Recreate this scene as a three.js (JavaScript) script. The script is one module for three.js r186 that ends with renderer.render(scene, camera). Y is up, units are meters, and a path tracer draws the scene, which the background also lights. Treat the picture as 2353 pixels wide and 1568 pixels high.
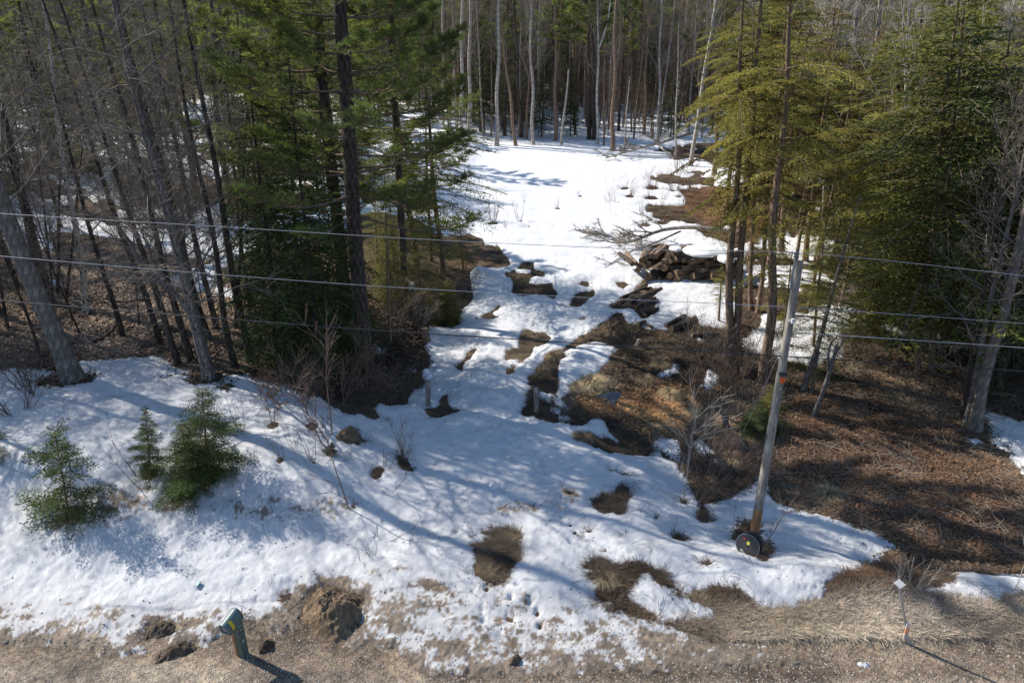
import * as THREE from 'three';
import { mergeGeometries } from 'three/addons/utils/BufferGeometryUtils.js';
import { RoundedBoxGeometry } from 'three/addons/geometries/RoundedBoxGeometry.js';

// ---------- camera, sky, sun, exposure ----------
const scene = new THREE.Scene();
const CAM_H = 13, PITCH = 23.4 * Math.PI / 180;
const camera = new THREE.PerspectiveCamera(53.13, 1.5, 0.3, 2500);
camera.position.set(0, CAM_H, 0);
camera.lookAt(0, CAM_H - Math.sin(PITCH), -Math.cos(PITCH));
const SUN = new THREE.Vector3(-0.70, 0.64, -0.34).normalize();
{ // clear spring sky: pale haze low down, soft blue overhead, a broad glow round the sun
  const w = 256, h = 128, d = new Float32Array(w * h * 4);
  for (let j = 0; j < h; j++) for (let i = 0; i < w; i++) {
    const up = ((j + 0.5) / h - 0.5) * Math.PI, a = ((i + 0.5) / w - 0.5) * 2 * Math.PI, y = Math.sin(up), x = Math.cos(a) * Math.cos(up), z = Math.sin(a) * Math.cos(up);
    const e = Math.max(0, y), k = Math.pow(1 - e, 2.2), g = Math.pow(Math.max(0, x * SUN.x + y * SUN.y + z * SUN.z), 9), o = (j * w + i) * 4;
    for (let c = 0; c < 3; c++) d[o + c] = (([0.135, 0.26, 0.5][c] * (1 - k) + [0.38, 0.47, 0.6][c] * k) + [0.62, 0.58, 0.52][c] * g * 0.45) * (y < 0 ? 0.5 : 1) * 0.84;
    d[o + 3] = 1;
  }
  const t = new THREE.DataTexture(d, w, h, THREE.RGBAFormat, THREE.FloatType); t.mapping = THREE.EquirectangularReflectionMapping; t.magFilter = t.minFilter = THREE.LinearFilter; t.needsUpdate = true;
  scene.background = t; scene.environment = t;
}
const sun = new THREE.DirectionalLight(new THREE.Color(1, 0.935, 0.84), 5);
sun.name = 'sun';
sun.position.set(SUN.x * 120, SUN.y * 120, SUN.z * 120 - 40);
sun.target.position.set(0, 0, -40);
sun.castShadow = true;
Object.assign(sun.shadow.camera, { left: -110, right: 110, top: 110, bottom: -110, near: 1, far: 400 });
sun.shadow.mapSize.set(4096, 4096); sun.shadow.radius = 1;
scene.add(sun, sun.target);
const renderer = new THREE.WebGLRenderer({ antialias: true });
renderer.toneMapping = THREE.LinearToneMapping;
renderer.toneMappingExposure = 1.42;
renderer.shadowMap.enabled = true;

// ---------- helpers ----------
function rngOf(seed) { let s = seed >>> 0; return () => { s = (s + 0x6d2b79f5) | 0; let t = Math.imul(s ^ (s >>> 15), 1 | s); t = (t + Math.imul(t ^ (t >>> 7), 61 | t)) ^ t; return ((t ^ (t >>> 14)) >>> 0) / 4294967296; }; }
const V = (x, y, z) => new THREE.Vector3(x, y, z);
const clamp = (x, a, b) => x < a ? a : x > b ? b : x;
const ss = (a, b, x) => { const t = clamp((x - a) / (b - a), 0, 1); return t * t * (3 - 2 * t); };
const mix = (a, b, t) => a + (b - a) * t;
const mix3 = (a, b, t) => [mix(a[0], b[0], t), mix(a[1], b[1], t), mix(a[2], b[2], t)];
function hash2(x, y) { let h = Math.imul(x, 374761393) ^ Math.imul(y, 668265263); h = Math.imul(h ^ (h >>> 13), 1274126177); return ((h ^ (h >>> 16)) >>> 0) / 4294967296; }
function vn(x, y) {
  const ix = Math.floor(x), iy = Math.floor(y), fx = x - ix, fy = y - iy, u = fx * fx * (3 - 2 * fx), v = fy * fy * (3 - 2 * fy);
  return mix(mix(hash2(ix, iy), hash2(ix + 1, iy), u), mix(hash2(ix, iy + 1), hash2(ix + 1, iy + 1), u), v) * 2 - 1;
}
function fbm(x, y, o) { let s = 0, a = 0.5; for (let i = 0; i < o; i++) { s += a * vn(x + i * 17.3, y - i * 9.1); x *= 2.03; y *= 2.03; a *= 0.5; } return s; }
function pn(x, y, px, py) {                                         // periodic value noise for tiling textures
  const ix = Math.floor(x), iy = Math.floor(y), fx = x - ix, fy = y - iy, u = fx * fx * (3 - 2 * fx), v = fy * fy * (3 - 2 * fy), m = (a, n) => ((a % n) + n) % n;
  const h = (a, b) => hash2(m(a, px) + 911, m(b, py) + 77);
  return mix(mix(h(ix, iy), h(ix + 1, iy), u), mix(h(ix, iy + 1), h(ix + 1, iy + 1), u), v) * 2 - 1;
}
function pfbm(u, v, px, py, o) { let s = 0, a = 0.5; for (let i = 0; i < o; i++) { s += a * pn(u * px, v * py, px, py); px *= 2; py *= 2; a *= 0.5; } return s; }
function tex(w, h, fn, srgb) {
  const d = new Uint8Array(w * h * 4);
  for (let y = 0; y < h; y++) for (let x = 0; x < w; x++) { const c = fn((x + 0.5) / w, (y + 0.5) / h), o = (y * w + x) * 4; d[o] = clamp(c[0], 0, 255); d[o + 1] = clamp(c[1], 0, 255); d[o + 2] = clamp(c[2], 0, 255); d[o + 3] = 255; }
  const t = new THREE.DataTexture(d, w, h);
  t.wrapS = t.wrapT = THREE.RepeatWrapping; t.magFilter = THREE.LinearFilter; t.minFilter = THREE.LinearMipmapLinearFilter; t.generateMipmaps = true;
  if (srgb) t.colorSpace = THREE.SRGBColorSpace;
  t.needsUpdate = true; return t;
}
const used = {};
function named(o, name) { used[name] = (used[name] ?? -1) + 1; o.name = used[name] ? name + '_' + String(used[name]).padStart(3, '0') : name; return o; }
function tag(o, label, category, group, kind) { o.userData = {}; if (label) o.userData.label = label; if (category) o.userData.category = category; if (group) o.userData.group = group; if (kind) o.userData.kind = kind; return o; }
function shade(o) { o.traverse(m => { if (m.isMesh) { m.castShadow = true; m.receiveShadow = true; } }); return o; }
function thing(name, pos, label, category, group) { const g = named(new THREE.Group(), name); g.position.copy(pos); tag(g, label, category, group); scene.add(g); return g; }
function part(name, geo, mat, parent) { const m = new THREE.Mesh(geo, mat); m.name = name; m.castShadow = m.receiveShadow = true; parent.add(m); return m; }

// pixel of the 2352 x 1568 view -> ray from the camera
const FOC = 1568, cp = Math.cos(PITCH), sp = Math.sin(PITCH);
function ray(px, py) { const x = (px - 1176) / FOC, y = (784 - py) / FOC; return V(x, y * cp - sp, -(y * sp + cp)); }
function depthOf(p) { return (CAM_H - p.y) * sp - p.z * cp; }
function onPlane(px, py, z) { const r = ray(px, py), t = z / r.z; return V(r.x * t, CAM_H + r.y * t, z); }
// ---------- terrain ----------
const gauss = (x, z, cx, cz, rx, rz) => Math.exp(-((x - cx) ** 2) / (rx * rx) - ((z - cz) ** 2) / (rz * rz));
function H(x, z) {
  const d = -z;
  let h = 1.3 * ss(30, 85, d) + 1.6 * ss(85, 118, d) + 25 * Math.pow(ss(110, 290, d), 1.15) + 10 * ss(290, 420, d);
  const L = ss(-2.5, -7.5, x);
  h += L * (1.35 * ss(13.2, 18.6, d) - 0.5 * ss(33, 48, d));
  h += 1.2 * ss(-20, -48, x) * ss(30, 60, d);
  h -= 0.75 * gauss(x, z, -4.6, -26.2, 1.5, 2.6);
  h -= 0.26 * gauss(x, z, 3.5, -25.3, 2.2, 0.7);
  h -= 0.4 * gauss(x, z, -3.6, -31.5, 1.2, 3.0);
  h -= 0.95 * ss(2.6, 6.5, x) * ss(13.8, 16.2, d) * (1 - ss(24, 33, d));
  h += 0.62 * gauss(x, z, 6.2, -15.6, 3.2, 2.2);
  h += 0.28 * ss(5, 8, x) * Math.exp(-((d - 13.2) ** 2) / 1.3);
  h += 0.35 * gauss(x, z, -1.0, -14.0, 5, 1.6);
  h += 0.16 * fbm(x * 0.31 + 5, z * 0.31, 2) * ss(11.4, 14, d) + 0.06 * fbm(x * 1.3, z * 1.3 + 3, 2) * ss(11.2, 12.6, d);
  return h;
}
function G(px, py) {
  const r = ray(px, py); let t = 8, pt = 8;
  for (let i = 0; i < 700; i++) {
    const y = CAM_H + r.y * t;
    if (y < H(r.x * t, r.z * t)) break;
    pt = t; t *= 1.01; if (t > 900) break;
  }
  for (let i = 0; i < 18; i++) { const m = (t + pt) / 2; if (CAM_H + r.y * m < H(r.x * m, r.z * m)) t = m; else pt = m; }
  const p = r.multiplyScalar((t + pt) / 2); return V(p.x, H(p.x, p.z), p.z);
}
// outlines read in enlarged crops of the view, brought to the ground where they lie
const CROP = { 0: [0, 0, 1], 2: [786.5, 0, 0.3375], 3: [1565.5, 0, 0.3375], 4: [0, 514.5, 0.3375], 5: [786.5, 514.5, 0.3375], 6: [1565.5, 514.5, 0.3375], 7: [0, 1038.6, 0.3375], 8: [786.5, 1038.6, 0.3375], 9: [1565.5, 1038.6, 0.3375] };
const px2 = (c, x, y) => [CROP[c][0] + x * CROP[c][2], CROP[c][1] + y * CROP[c][2]];
const g2 = (c, x, y) => G(...px2(c, x, y));
function outline(c, list) {
  const p = []; let lo = [1e9, 1e9], hi = [-1e9, -1e9];
  for (let i = 0; i < list.length; i += 2) { const w = g2(c, list[i], list[i + 1]); p.push(w.x, w.z); lo = [Math.min(lo[0], w.x), Math.min(lo[1], w.z)]; hi = [Math.max(hi[0], w.x), Math.max(hi[1], w.z)]; }
  return { p, lo, hi };
}
function sdf(o, x, z) {
  const m = 1.6; if (x < o.lo[0] - m || x > o.hi[0] + m || z < o.lo[1] - m || z > o.hi[1] + m) return m;
  const p = o.p, n = p.length; let best = 1e9, inside = false;
  for (let i = 0, j = n - 2; i < n; j = i, i += 2) {
    const ax = p[j], az = p[j + 1], bx = p[i], bz = p[i + 1], ex = bx - ax, ez = bz - az, wx = x - ax, wz = z - az;
    const t = clamp((wx * ex + wz * ez) / (ex * ex + ez * ez + 1e-9), 0, 1), dx = wx - ex * t, dz = wz - ez * t; best = Math.min(best, dx * dx + dz * dz);
    if ((az > z) !== (bz > z) && x < ((bx - ax) * (z - az)) / (bz - az) + ax) inside = !inside;
  }
  return inside ? -Math.sqrt(best) : Math.sqrt(best);
}
const cover = [];                                                   // in order: bare outlines cut the snow, snow outlines bring it back
const bare = (c, l) => cover.push([0, outline(c, l)]), snowy = (c, l) => cover.push([1, outline(c, l)]);
// forest floor of dry leaves under the trees at the west side, and the ground round the big pine
bare(4, [-700, 960, 0, 985, 250, 975, 380, 1005, 480, 960, 580, 925, 700, 925, 930, 905, 1080, 905, 1180, 985, 1300, 990, 1390, 1085, 1530, 1085, 1520, 1030, 1640, 1020, 1700, 1030, 1900, 1085, 2100, 1175, 2330, 1290, 2600, 1340, 2660, 1370, 2640, 1330, 2530, 1250, 2790, 1230, 2800, 1170, 2870, 1080, 2880, 1010, 2920, 960, 2940, 900, 2870, 830, 2920, 800, 2930, 700, 3030, 710, 3170, 680, 3150, 650, 3180, 580, 3230, 500, 3200, 330, 3250, 290, 3380, 300, 3510, 290, 3500, 250, 3400, 150, 3300, 145, 3280, 90, 3200, 65, 3000, 70, 2700, 10, 2500, -30, 2200, 60, 1900, 180, 1600, 230, 1300, 250, 900, 120, 500, 60, 0, 40, -700, 40]);
snowy(4, [300, 380, 400, 385, 500, 420, 420, 430, 350, 410]);
snowy(4, [0, 60, 120, 70, 300, 60, 370, 130, 350, 190, 200, 120, 0, 110]);
snowy(4, [1060, 380, 1250, 330, 1420, 270, 1560, 210, 1620, 250, 1480, 330, 1540, 420, 1660, 500, 1600, 540, 1420, 470, 1240, 440]);
snowy(5, [420, 395, 500, 390, 510, 440, 430, 450]); snowy(5, [480, 500, 520, 500, 525, 535, 480, 540]);
snowy(5, [180, 830, 230, 840, 220, 870, 190, 870]); snowy(5, [240, 860, 290, 850, 280, 875, 245, 880]); snowy(5, [410, 985, 500, 990, 470, 1005, 415, 1000]);
bare(4, [260, 1070, 380, 1040, 520, 1030, 630, 1040, 620, 1075, 490, 1105, 400, 1105, 290, 1095]);
// driveway and clearing
bare(5, [1080, 330, 1190, 290, 1200, 265, 1330, 250, 1320, 290, 1390, 330, 1390, 360, 1290, 370, 1270, 400, 1430, 405, 1460, 480, 1440, 515, 1390, 490, 1180, 490, 1120, 470, 1140, 400]);
snowy(5, [1200, 315, 1230, 305, 1275, 315, 1265, 335, 1210, 330]);
bare(5, [1505, 300, 1530, 295, 1550, 320, 1535, 345, 1510, 345]);
bare(5, [1620, 390, 1700, 385, 1715, 425, 1745, 460, 1740, 490, 1700, 520, 1620, 560, 1520, 575, 1560, 490, 1640, 455, 1690, 440, 1625, 420]);
bare(5, [890, 640, 1000, 600, 1070, 545, 1110, 540, 1050, 590, 1020, 615, 1080, 630, 1030, 645, 900, 655]);
bare(5, [1610, 650, 1640, 630, 1680, 625, 1660, 650, 1630, 660]);
bare(5, [1180, 770, 1250, 715, 1370, 735, 1430, 775, 1400, 810, 1330, 850, 1290, 900, 1230, 930, 1200, 980, 1180, 1030, 1130, 1045, 1100, 1025, 1100, 970, 1180, 960, 1190, 930, 1110, 940, 1080, 920, 1100, 850, 1150, 835, 1190, 840]);
bare(5, [740, 980, 790, 930, 830, 870, 920, 840, 930, 850, 870, 930, 830, 1020, 780, 1020]);
bare(5, [560, 1260, 640, 1240, 650, 1180, 720, 1130, 745, 1150, 745, 1220, 770, 1250, 880, 1240, 900, 1245, 860, 1270, 780, 1300, 670, 1325, 610, 1320]);
bare(5, [1070, 1255, 1150, 1260, 1140, 1272, 1090, 1268]);
bare(5, [1805, 540, 1880, 540, 1950, 490, 2020, 420, 2060, 390, 2075, 410, 2060, 450, 2180, 435, 2120, 490, 2100, 530, 2160, 590, 2060, 640, 1980, 580, 1900, 575, 1820, 570]);
bare(5, [1870, 400, 1930, 395, 1975, 410, 1910, 440]);
// dark wet hollow beside the driveway and everything that has thawed east of it
bare(5, [1250, 1040, 1320, 970, 1370, 900, 1470, 850, 1520, 815, 1620, 770, 1700, 700, 1800, 650, 1850, 615, 1900, 605, 1930, 640, 1960, 680, 2080, 720, 2200, 715, 2280, 690, 2345, 640, 2400, 620, 2440, 690, 2520, 690, 2620, 710, 2720, 800, 2780, 860, 2900, 870, 3030, 930, 3200, 960, 3310, 925, 3420, 900, 3380, 770, 3360, 700, 3500, 720, 4200, 850, 4900, 850, 5600, 800, 5600, 2600, 4300, 2440, 3950, 2410, 3700, 2330, 3650, 2270, 3750, 2200, 3600, 2100, 3360, 2010, 3130, 1960, 2950, 1910, 2880, 1830, 2900, 1800, 2860, 1720, 2820, 1740, 2780, 1800, 2680, 1860, 2570, 1900, 2440, 1925, 2360, 1850, 2330, 1720, 2280, 1640, 2140, 1560, 2100, 1590, 1900, 1565, 1830, 1560, 1700, 1530, 1640, 1500, 1565, 1440, 1600, 1420, 1700, 1415, 1760, 1450, 1870, 1480, 1830, 1420, 1790, 1345, 1740, 1340, 1650, 1390, 1560, 1370, 1330, 1340, 1220, 1300, 1200, 1275, 1240, 1250, 1250, 1180, 1265, 1100]);
snowy(5, [1530, 870, 1600, 830, 1720, 810, 1850, 830, 1890, 860, 1830, 910, 1830, 940, 1740, 960, 1720, 1000, 1620, 1050, 1560, 1110, 1500, 1170, 1460, 1160, 1490, 1080, 1470, 1000, 1500, 930, 1540, 910]);
snowy(5, [1350, 1145, 1440, 1165, 1500, 1230, 1525, 1260, 1470, 1230, 1420, 1180, 1405, 1220, 1365, 1190]); snowy(5, [1415, 1245, 1450, 1250, 1470, 1290, 1430, 1275]); snowy(5, [1485, 1315, 1530, 1315, 1555, 1340, 1500, 1330]);
snowy(5, [2130, 1490, 2150, 1440, 2280, 1470, 2310, 1540, 2310, 1640, 2180, 1560, 2120, 1520]);
snowy(5, [2160, 1040, 2230, 980, 2240, 940, 2290, 960, 2290, 1010, 2230, 1040]); snowy(6, [145, 1110, 180, 1060, 210, 1010, 260, 1045, 220, 1090, 170, 1120]);
snowy(6, [75, 750, 130, 780, 135, 795, 90, 780]); snowy(6, [80, 1490, 120, 1485, 180, 1510, 215, 1560, 150, 1570]); snowy(6, [220, 1605, 280, 1610, 270, 1635, 225, 1625]);
snowy(6, [2080, 1290, 2160, 1290, 2330, 1350, 2600, 1400, 2600, 1700, 2330, 1720, 2250, 1640, 2230, 1560, 2100, 1500, 2110, 1400]); snowy(6, [1910, 1450, 1950, 1450, 2080, 1495, 1980, 1500]);
bare(6, [230, 860, 300, 700, 400, 610, 560, 590, 570, 680, 480, 760, 370, 850, 380, 900, 260, 930]);
// clearing's thawed east rim
bare(3, [1, 1410, 140, 1270, 340, 1270, 520, 1290, 700, 1330, 720, 1560, 350, 1700, 250, 1640, 150, 1600, 90, 1560, 60, 1480, -60, 1450, -230, 1440, -220, 1400, -120, 1395]);
snowy(3, [235, 1365, 290, 1365, 360, 1390, 355, 1420, 260, 1400]); snowy(3, [260, 1545, 320, 1545, 335, 1565, 280, 1565]); snowy(3, [70, 1500, 130, 1520, 100, 1560, 40, 1540]); snowy(3, [0, 1425, 70, 1440, 60, 1455, 0, 1450]);
bare(2, [2140, 1510, 2200, 1500, 2230, 1515, 2190, 1530, 2150, 1525]); bare(2, [2230, 1340, 2300, 1330, 2330, 1345, 2260, 1355]);
bare(2, [985, 1510, 1060, 1515, 1070, 1525, 1000, 1530]); bare(2, [1180, 1498, 1220, 1497, 1225, 1508, 1190, 1508]);
bare(2, [100, 1450, 260, 1440, 480, 1490, 560, 1520, 640, 1600, 100, 1600]);
// bank and verge
bare(8, [945, 540, 1000, 530, 1100, 515, 1170, 510, 1220, 540, 1230, 570, 1220, 640, 1250, 700, 1250, 740, 1200, 740, 1150, 790, 1110, 850, 1100, 890, 1040, 915, 950, 890, 860, 830, 850, 790, 910, 740, 890, 680, 855, 620, 900, 610, 960, 590, 985, 575]);
bare(8, [850, 575, 890, 565, 905, 590, 865, 595]);
bare(8, [1670, 320, 1780, 290, 1830, 295, 1870, 230, 1930, 240, 1970, 300, 1920, 350, 1920, 400, 1890, 430, 1780, 415, 1700, 390, 1680, 350]);
bare(8, [1630, 770, 1680, 720, 1770, 720, 1850, 760, 1940, 725, 2050, 740, 2110, 790, 2190, 810, 2330, 990, 2320, 1010, 2200, 900, 2110, 870, 2100, 800, 2030, 820, 2000, 880, 1940, 940, 1930, 1000, 2060, 1060, 2200, 1150, 2330, 1190, 2330, 1205, 2190, 1180, 2000, 1140, 1880, 1090, 1820, 1090, 1850, 1030, 1750, 1020, 1710, 990, 1740, 910, 1690, 880, 1650, 855, 1700, 820]);
bare(8, [1505, 250, 1550, 260, 1575, 295, 1520, 285]); bare(8, [1620, 520, 1690, 520, 1700, 550, 1650, 560]); bare(8, [2100, 420, 2160, 450, 2130, 468]);
bare(8, [2240, 545, 2330, 570, 2330, 610, 2260, 600]); bare(8, [1810, 110, 1930, 150, 1900, 155, 1820, 125]); bare(8, [1600, 575, 1660, 570, 1650, 585]);
bare(8, [350, 20, 420, 10, 470, 70, 480, 100, 550, 120, 480, 140, 400, 130, 370, 80]); bare(8, [160, 160, 220, 110, 290, 80, 335, 100, 330, 130, 230, 190, 170, 180]);
bare(8, [215, 710, 260, 685, 290, 690, 250, 720]); bare(8, [330, 605, 420, 600, 410, 612, 340, 618]);
bare(5, [0, 1390, 60, 1380, 120, 1420, 200, 1490, 150, 1505, 60, 1505, -40, 1480]);  // thatch mound
bare(5, [-160, 1560, -110, 1520, -60, 1530, -50, 1590, -130, 1610]);
bare(9, [85, 400, 140, 360, 200, 420, 225, 480, 150, 495, 90, 460]);
bare(9, [310, 590, 350, 540, 400, 480, 450, 460, 540, 480, 550, 520, 530, 560, 560, 610, 640, 640, 640, 680, 600, 740, 540, 750, 460, 710, 440, 680, 380, 620]);
bare(9, [110, 750, 150, 740, 205, 765, 150, 790]); bare(9, [1330, 690, 1390, 700, 1380, 725, 1340, 715]);
bare(9, [-300, 1100, 200, 1110, 110, 1120, 40, 1140, -20, 1160, -60, 1200, 0, 1215, 180, 1295, 550, 1335, 950, 1460, 3300, 1560, 3300, 1100, 2330, 960, 2180, 965, 2080, 995, 1900, 970, 1500, 930, 970, 985, 880, 1015, 700, 1035, 580, 1045, 480, 1035, 490, 990, 400, 915, 270, 905, 130, 925, 40, 975, 0, 975, 110, 1040, 205, 1085]);
bare(9, [970, 905, 1000, 872, 1140, 822, 1270, 752, 1380, 732, 1492, 728, 1640, 840, 1900, 860, 1800, 932, 1500, 940, 1200, 965, 970, 990]);
snowy(9, [1850, 830, 1950, 825, 2100, 850, 2330, 840, 3000, 830, 3000, 960, 2330, 950, 2180, 960, 2170, 1000, 2080, 990, 1970, 950, 1800, 930, 1790, 900, 1920, 900, 1880, 870]);
// thawed gravel by the road
bare(7, [-900, 1300, 0, 1295, 200, 1305, 400, 1290, 620, 1305, 680, 1345, 850, 1375, 980, 1345, 930, 1240, 1060, 1130, 1240, 1140, 1290, 1200, 1200, 1250, 1200, 1300, 1420, 1290, 1560, 1200, 1640, 1140, 1800, 1160, 1830, 1230, 2000, 1190, 2060, 1010, 2190, 880, 2290, 900, 2490, 960, 2510, 1000, 2480, 1170, 2380, 1300, 2700, 1320, 2900, 1560, 2900, 1900, -900, 1900]);
bare(7, [1870, 1010, 1900, 960, 1980, 930, 2035, 935, 2030, 975, 2000, 1010, 1960, 1045, 1890, 1045]);
bare(7, [1900, 1095, 1960, 1080, 1985, 1095, 1940, 1115]);
bare(0, [-400, 1508, 300, 1512, 900, 1545, 1200, 1545, 1500, 1535, 2352, 1500, 3000, 1480, 3000, 1900, -400, 1900]);
const wells = [];                                                   // thawed rings round stems that stand in the snow: x, z, radius
function S(x, z) {                                                   // metres into the snow (above 0) or the bare ground (below 0)
  const d = -z, sc = clamp(d / 20, 0.8, 3.5);
  let s = 1.6;
  for (const [k, o] of cover) { const q = sdf(o, x, z); s = k ? Math.max(s, -q) : Math.min(s, q); }
  for (const w of wells) { const dx = x - w[0], dz = z - w[1]; if (Math.abs(dx) < 2 && Math.abs(dz) < 2) s = Math.min(s, Math.hypot(dx, dz) - w[2]); }
  if (d > 50) s = Math.min(s, mix(1.6, 0.5 + 1.4 * fbm(x * 0.16, z * 0.16, 3), ss(92, 130, d) * 0.9 + 0.9 * ss(-0.25, -0.5, x / d) * ss(50, 70, d) + 0.9 * ss(0.28, 0.5, x / d) * ss(50, 70, d)));
  if (d > 44 && d < 92) s = Math.min(s, 1.6 - 2.2 * ss(0.14, 0.3, x / d) * ss(44, 52, d) + 3.6 * ss(0.14, 0.24, x / d) * fbm(x * 0.3 + 3, z * 0.22, 3));
  if (d > 42 && d < 90 && x / d < -0.22) s = Math.min(s, mix(1.6, 0.12 + 1.9 * fbm(x * 0.25 + 8, z * 0.25, 3), ss(-0.22, -0.3, x / d) * ss(42, 50, d)));
  if (d > 26 && d < 70 && x / d > 0.3) s = Math.min(s, mix(1.6, 0.1 + 1.9 * fbm(x * 0.4 + 8, z * 0.3 + 5, 3), ss(0.3, 0.36, x / d) * ss(26, 30, d)));
  return s + sc * (0.15 * fbm(x * 1.5 / sc, z * 1.5 / sc, 2) + 0.16 * fbm(x * 5 / sc + 9, z * 5 / sc, 4)) + (d < 34 ? 0.09 * fbm(x * 13, z * 13 + 5, 2) : 0);
}
// dirt thrown on the snow by the plough, and needles under the trees: outline, strength, softness
const dirt = [];
const dirty = (c, l, k, soft) => dirt.push([outline(c, l), k, soft]);
dirty(7, [-800, 1040, 0, 1030, 300, 1040, 900, 1060, 1300, 1060, 1500, 1060, 1800, 1080, 2000, 1080, 2060, 1000, 2600, 1000, 2700, 1700, -800, 1700], 0.6, 0.5);
dirty(8, [350, 880, 540, 860, 720, 900, 900, 960, 1200, 960, 1500, 1000, 1700, 1000, 1900, 1080, 2330, 1180, 2700, 1300, 2700, 1700, -200, 1700, -100, 1200], 0.62, 0.6);
dirty(8, [0, 1210, 500, 1260, 1100, 1230, 1600, 1270, 2330, 1300, 2800, 1400, 2800, 1700, 0, 1700], 0.76, 0.35);
dirty(7, [1900, 1000, 2100, 850, 2300, 860, 2560, 930, 2600, 1100, 2520, 1300, 2300, 1400, 1900, 1300], 0.8, 0.35);
dirty(7, [880, 1180, 1020, 1090, 1300, 1100, 1500, 1180, 1400, 1330, 1050, 1400, 860, 1320], 0.8, 0.3);
dirty(9, [-300, 1190, 200, 1285, 600, 1325, 1050, 1400, 1200, 1600, -300, 1700], 1.0, 0.2);
dirty(8, [430, 900, 540, 868, 600, 880, 720, 920, 820, 980, 830, 1010, 780, 1030, 690, 1010, 610, 1000, 520, 960, 430, 960], 0.98, 0.12);
dirty(8, [380, 960, 480, 960, 560, 1010, 600, 1080, 500, 1100, 430, 1080], 0.62, 0.3);
dirty(8, [130, 860, 200, 800, 330, 770, 450, 790, 580, 830, 420, 870, 300, 890], 0.5, 0.25);
dirty(8, [900, 440, 1150, 330, 1420, 300, 1500, 250, 1640, 300, 1560, 420, 1400, 440, 1200, 480, 1000, 500], 0.52, 0.5);
dirty(7, [200, 430, 720, 330, 850, 250, 1060, 330, 1500, 340, 1900, 330, 2330, 330, 2330, 480, 1800, 480, 1500, 430, 1000, 430, 700, 540, 300, 520], 0.74, 0.6);
dirty(5, [560, 740, 900, 700, 1150, 760, 1200, 1000, 1230, 1230, 900, 1240, 560, 1240, 440, 1180, 560, 980], 0.24, 0.8);
// colour of the thawed ground
const zones = [];
const zone = (c, l, col, soft) => zones.push([outline(c, l), col, soft]);
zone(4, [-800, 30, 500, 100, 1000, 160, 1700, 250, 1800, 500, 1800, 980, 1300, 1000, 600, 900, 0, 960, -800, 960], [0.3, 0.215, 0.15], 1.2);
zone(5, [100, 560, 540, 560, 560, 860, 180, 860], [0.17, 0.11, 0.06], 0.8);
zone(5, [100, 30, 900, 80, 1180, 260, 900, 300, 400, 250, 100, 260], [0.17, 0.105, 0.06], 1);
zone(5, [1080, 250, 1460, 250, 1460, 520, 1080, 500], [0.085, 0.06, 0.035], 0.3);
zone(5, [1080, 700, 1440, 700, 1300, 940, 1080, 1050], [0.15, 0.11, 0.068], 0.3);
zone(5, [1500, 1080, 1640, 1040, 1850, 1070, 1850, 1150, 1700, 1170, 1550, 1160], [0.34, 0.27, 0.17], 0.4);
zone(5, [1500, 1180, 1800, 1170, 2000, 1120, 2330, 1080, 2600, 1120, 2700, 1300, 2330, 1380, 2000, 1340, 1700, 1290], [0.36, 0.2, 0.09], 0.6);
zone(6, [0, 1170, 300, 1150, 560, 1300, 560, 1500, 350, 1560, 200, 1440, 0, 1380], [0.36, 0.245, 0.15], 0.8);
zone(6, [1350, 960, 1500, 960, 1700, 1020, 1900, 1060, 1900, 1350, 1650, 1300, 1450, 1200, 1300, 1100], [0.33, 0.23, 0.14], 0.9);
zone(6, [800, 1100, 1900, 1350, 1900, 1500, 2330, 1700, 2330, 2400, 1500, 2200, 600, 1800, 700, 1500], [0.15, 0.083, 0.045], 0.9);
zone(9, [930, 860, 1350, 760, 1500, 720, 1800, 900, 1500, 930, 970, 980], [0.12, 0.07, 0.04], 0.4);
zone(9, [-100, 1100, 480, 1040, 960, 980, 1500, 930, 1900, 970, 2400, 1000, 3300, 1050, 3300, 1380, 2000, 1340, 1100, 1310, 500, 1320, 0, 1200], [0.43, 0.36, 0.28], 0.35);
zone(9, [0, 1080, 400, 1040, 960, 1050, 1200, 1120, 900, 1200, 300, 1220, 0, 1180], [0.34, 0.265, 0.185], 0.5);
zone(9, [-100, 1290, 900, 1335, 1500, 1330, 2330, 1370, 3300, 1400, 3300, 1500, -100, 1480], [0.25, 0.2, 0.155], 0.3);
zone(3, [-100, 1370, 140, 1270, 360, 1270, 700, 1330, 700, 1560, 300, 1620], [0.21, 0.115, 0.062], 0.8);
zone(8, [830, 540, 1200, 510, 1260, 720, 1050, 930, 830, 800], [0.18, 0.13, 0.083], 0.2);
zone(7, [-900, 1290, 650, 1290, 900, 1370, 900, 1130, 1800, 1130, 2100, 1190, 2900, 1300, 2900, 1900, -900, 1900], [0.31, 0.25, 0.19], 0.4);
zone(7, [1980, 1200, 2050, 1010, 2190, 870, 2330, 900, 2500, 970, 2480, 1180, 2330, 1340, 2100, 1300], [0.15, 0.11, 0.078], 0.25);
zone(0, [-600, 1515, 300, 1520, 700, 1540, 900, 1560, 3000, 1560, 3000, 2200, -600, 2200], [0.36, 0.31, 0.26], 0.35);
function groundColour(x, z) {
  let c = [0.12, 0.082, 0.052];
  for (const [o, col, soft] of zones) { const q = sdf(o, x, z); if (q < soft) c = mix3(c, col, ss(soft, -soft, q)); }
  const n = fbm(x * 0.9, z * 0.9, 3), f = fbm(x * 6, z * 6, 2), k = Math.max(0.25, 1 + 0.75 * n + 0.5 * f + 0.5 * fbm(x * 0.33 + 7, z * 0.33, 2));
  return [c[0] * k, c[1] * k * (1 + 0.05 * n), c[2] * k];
}
const steps = [];                                                    // footprints pressed into the snow
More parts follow.
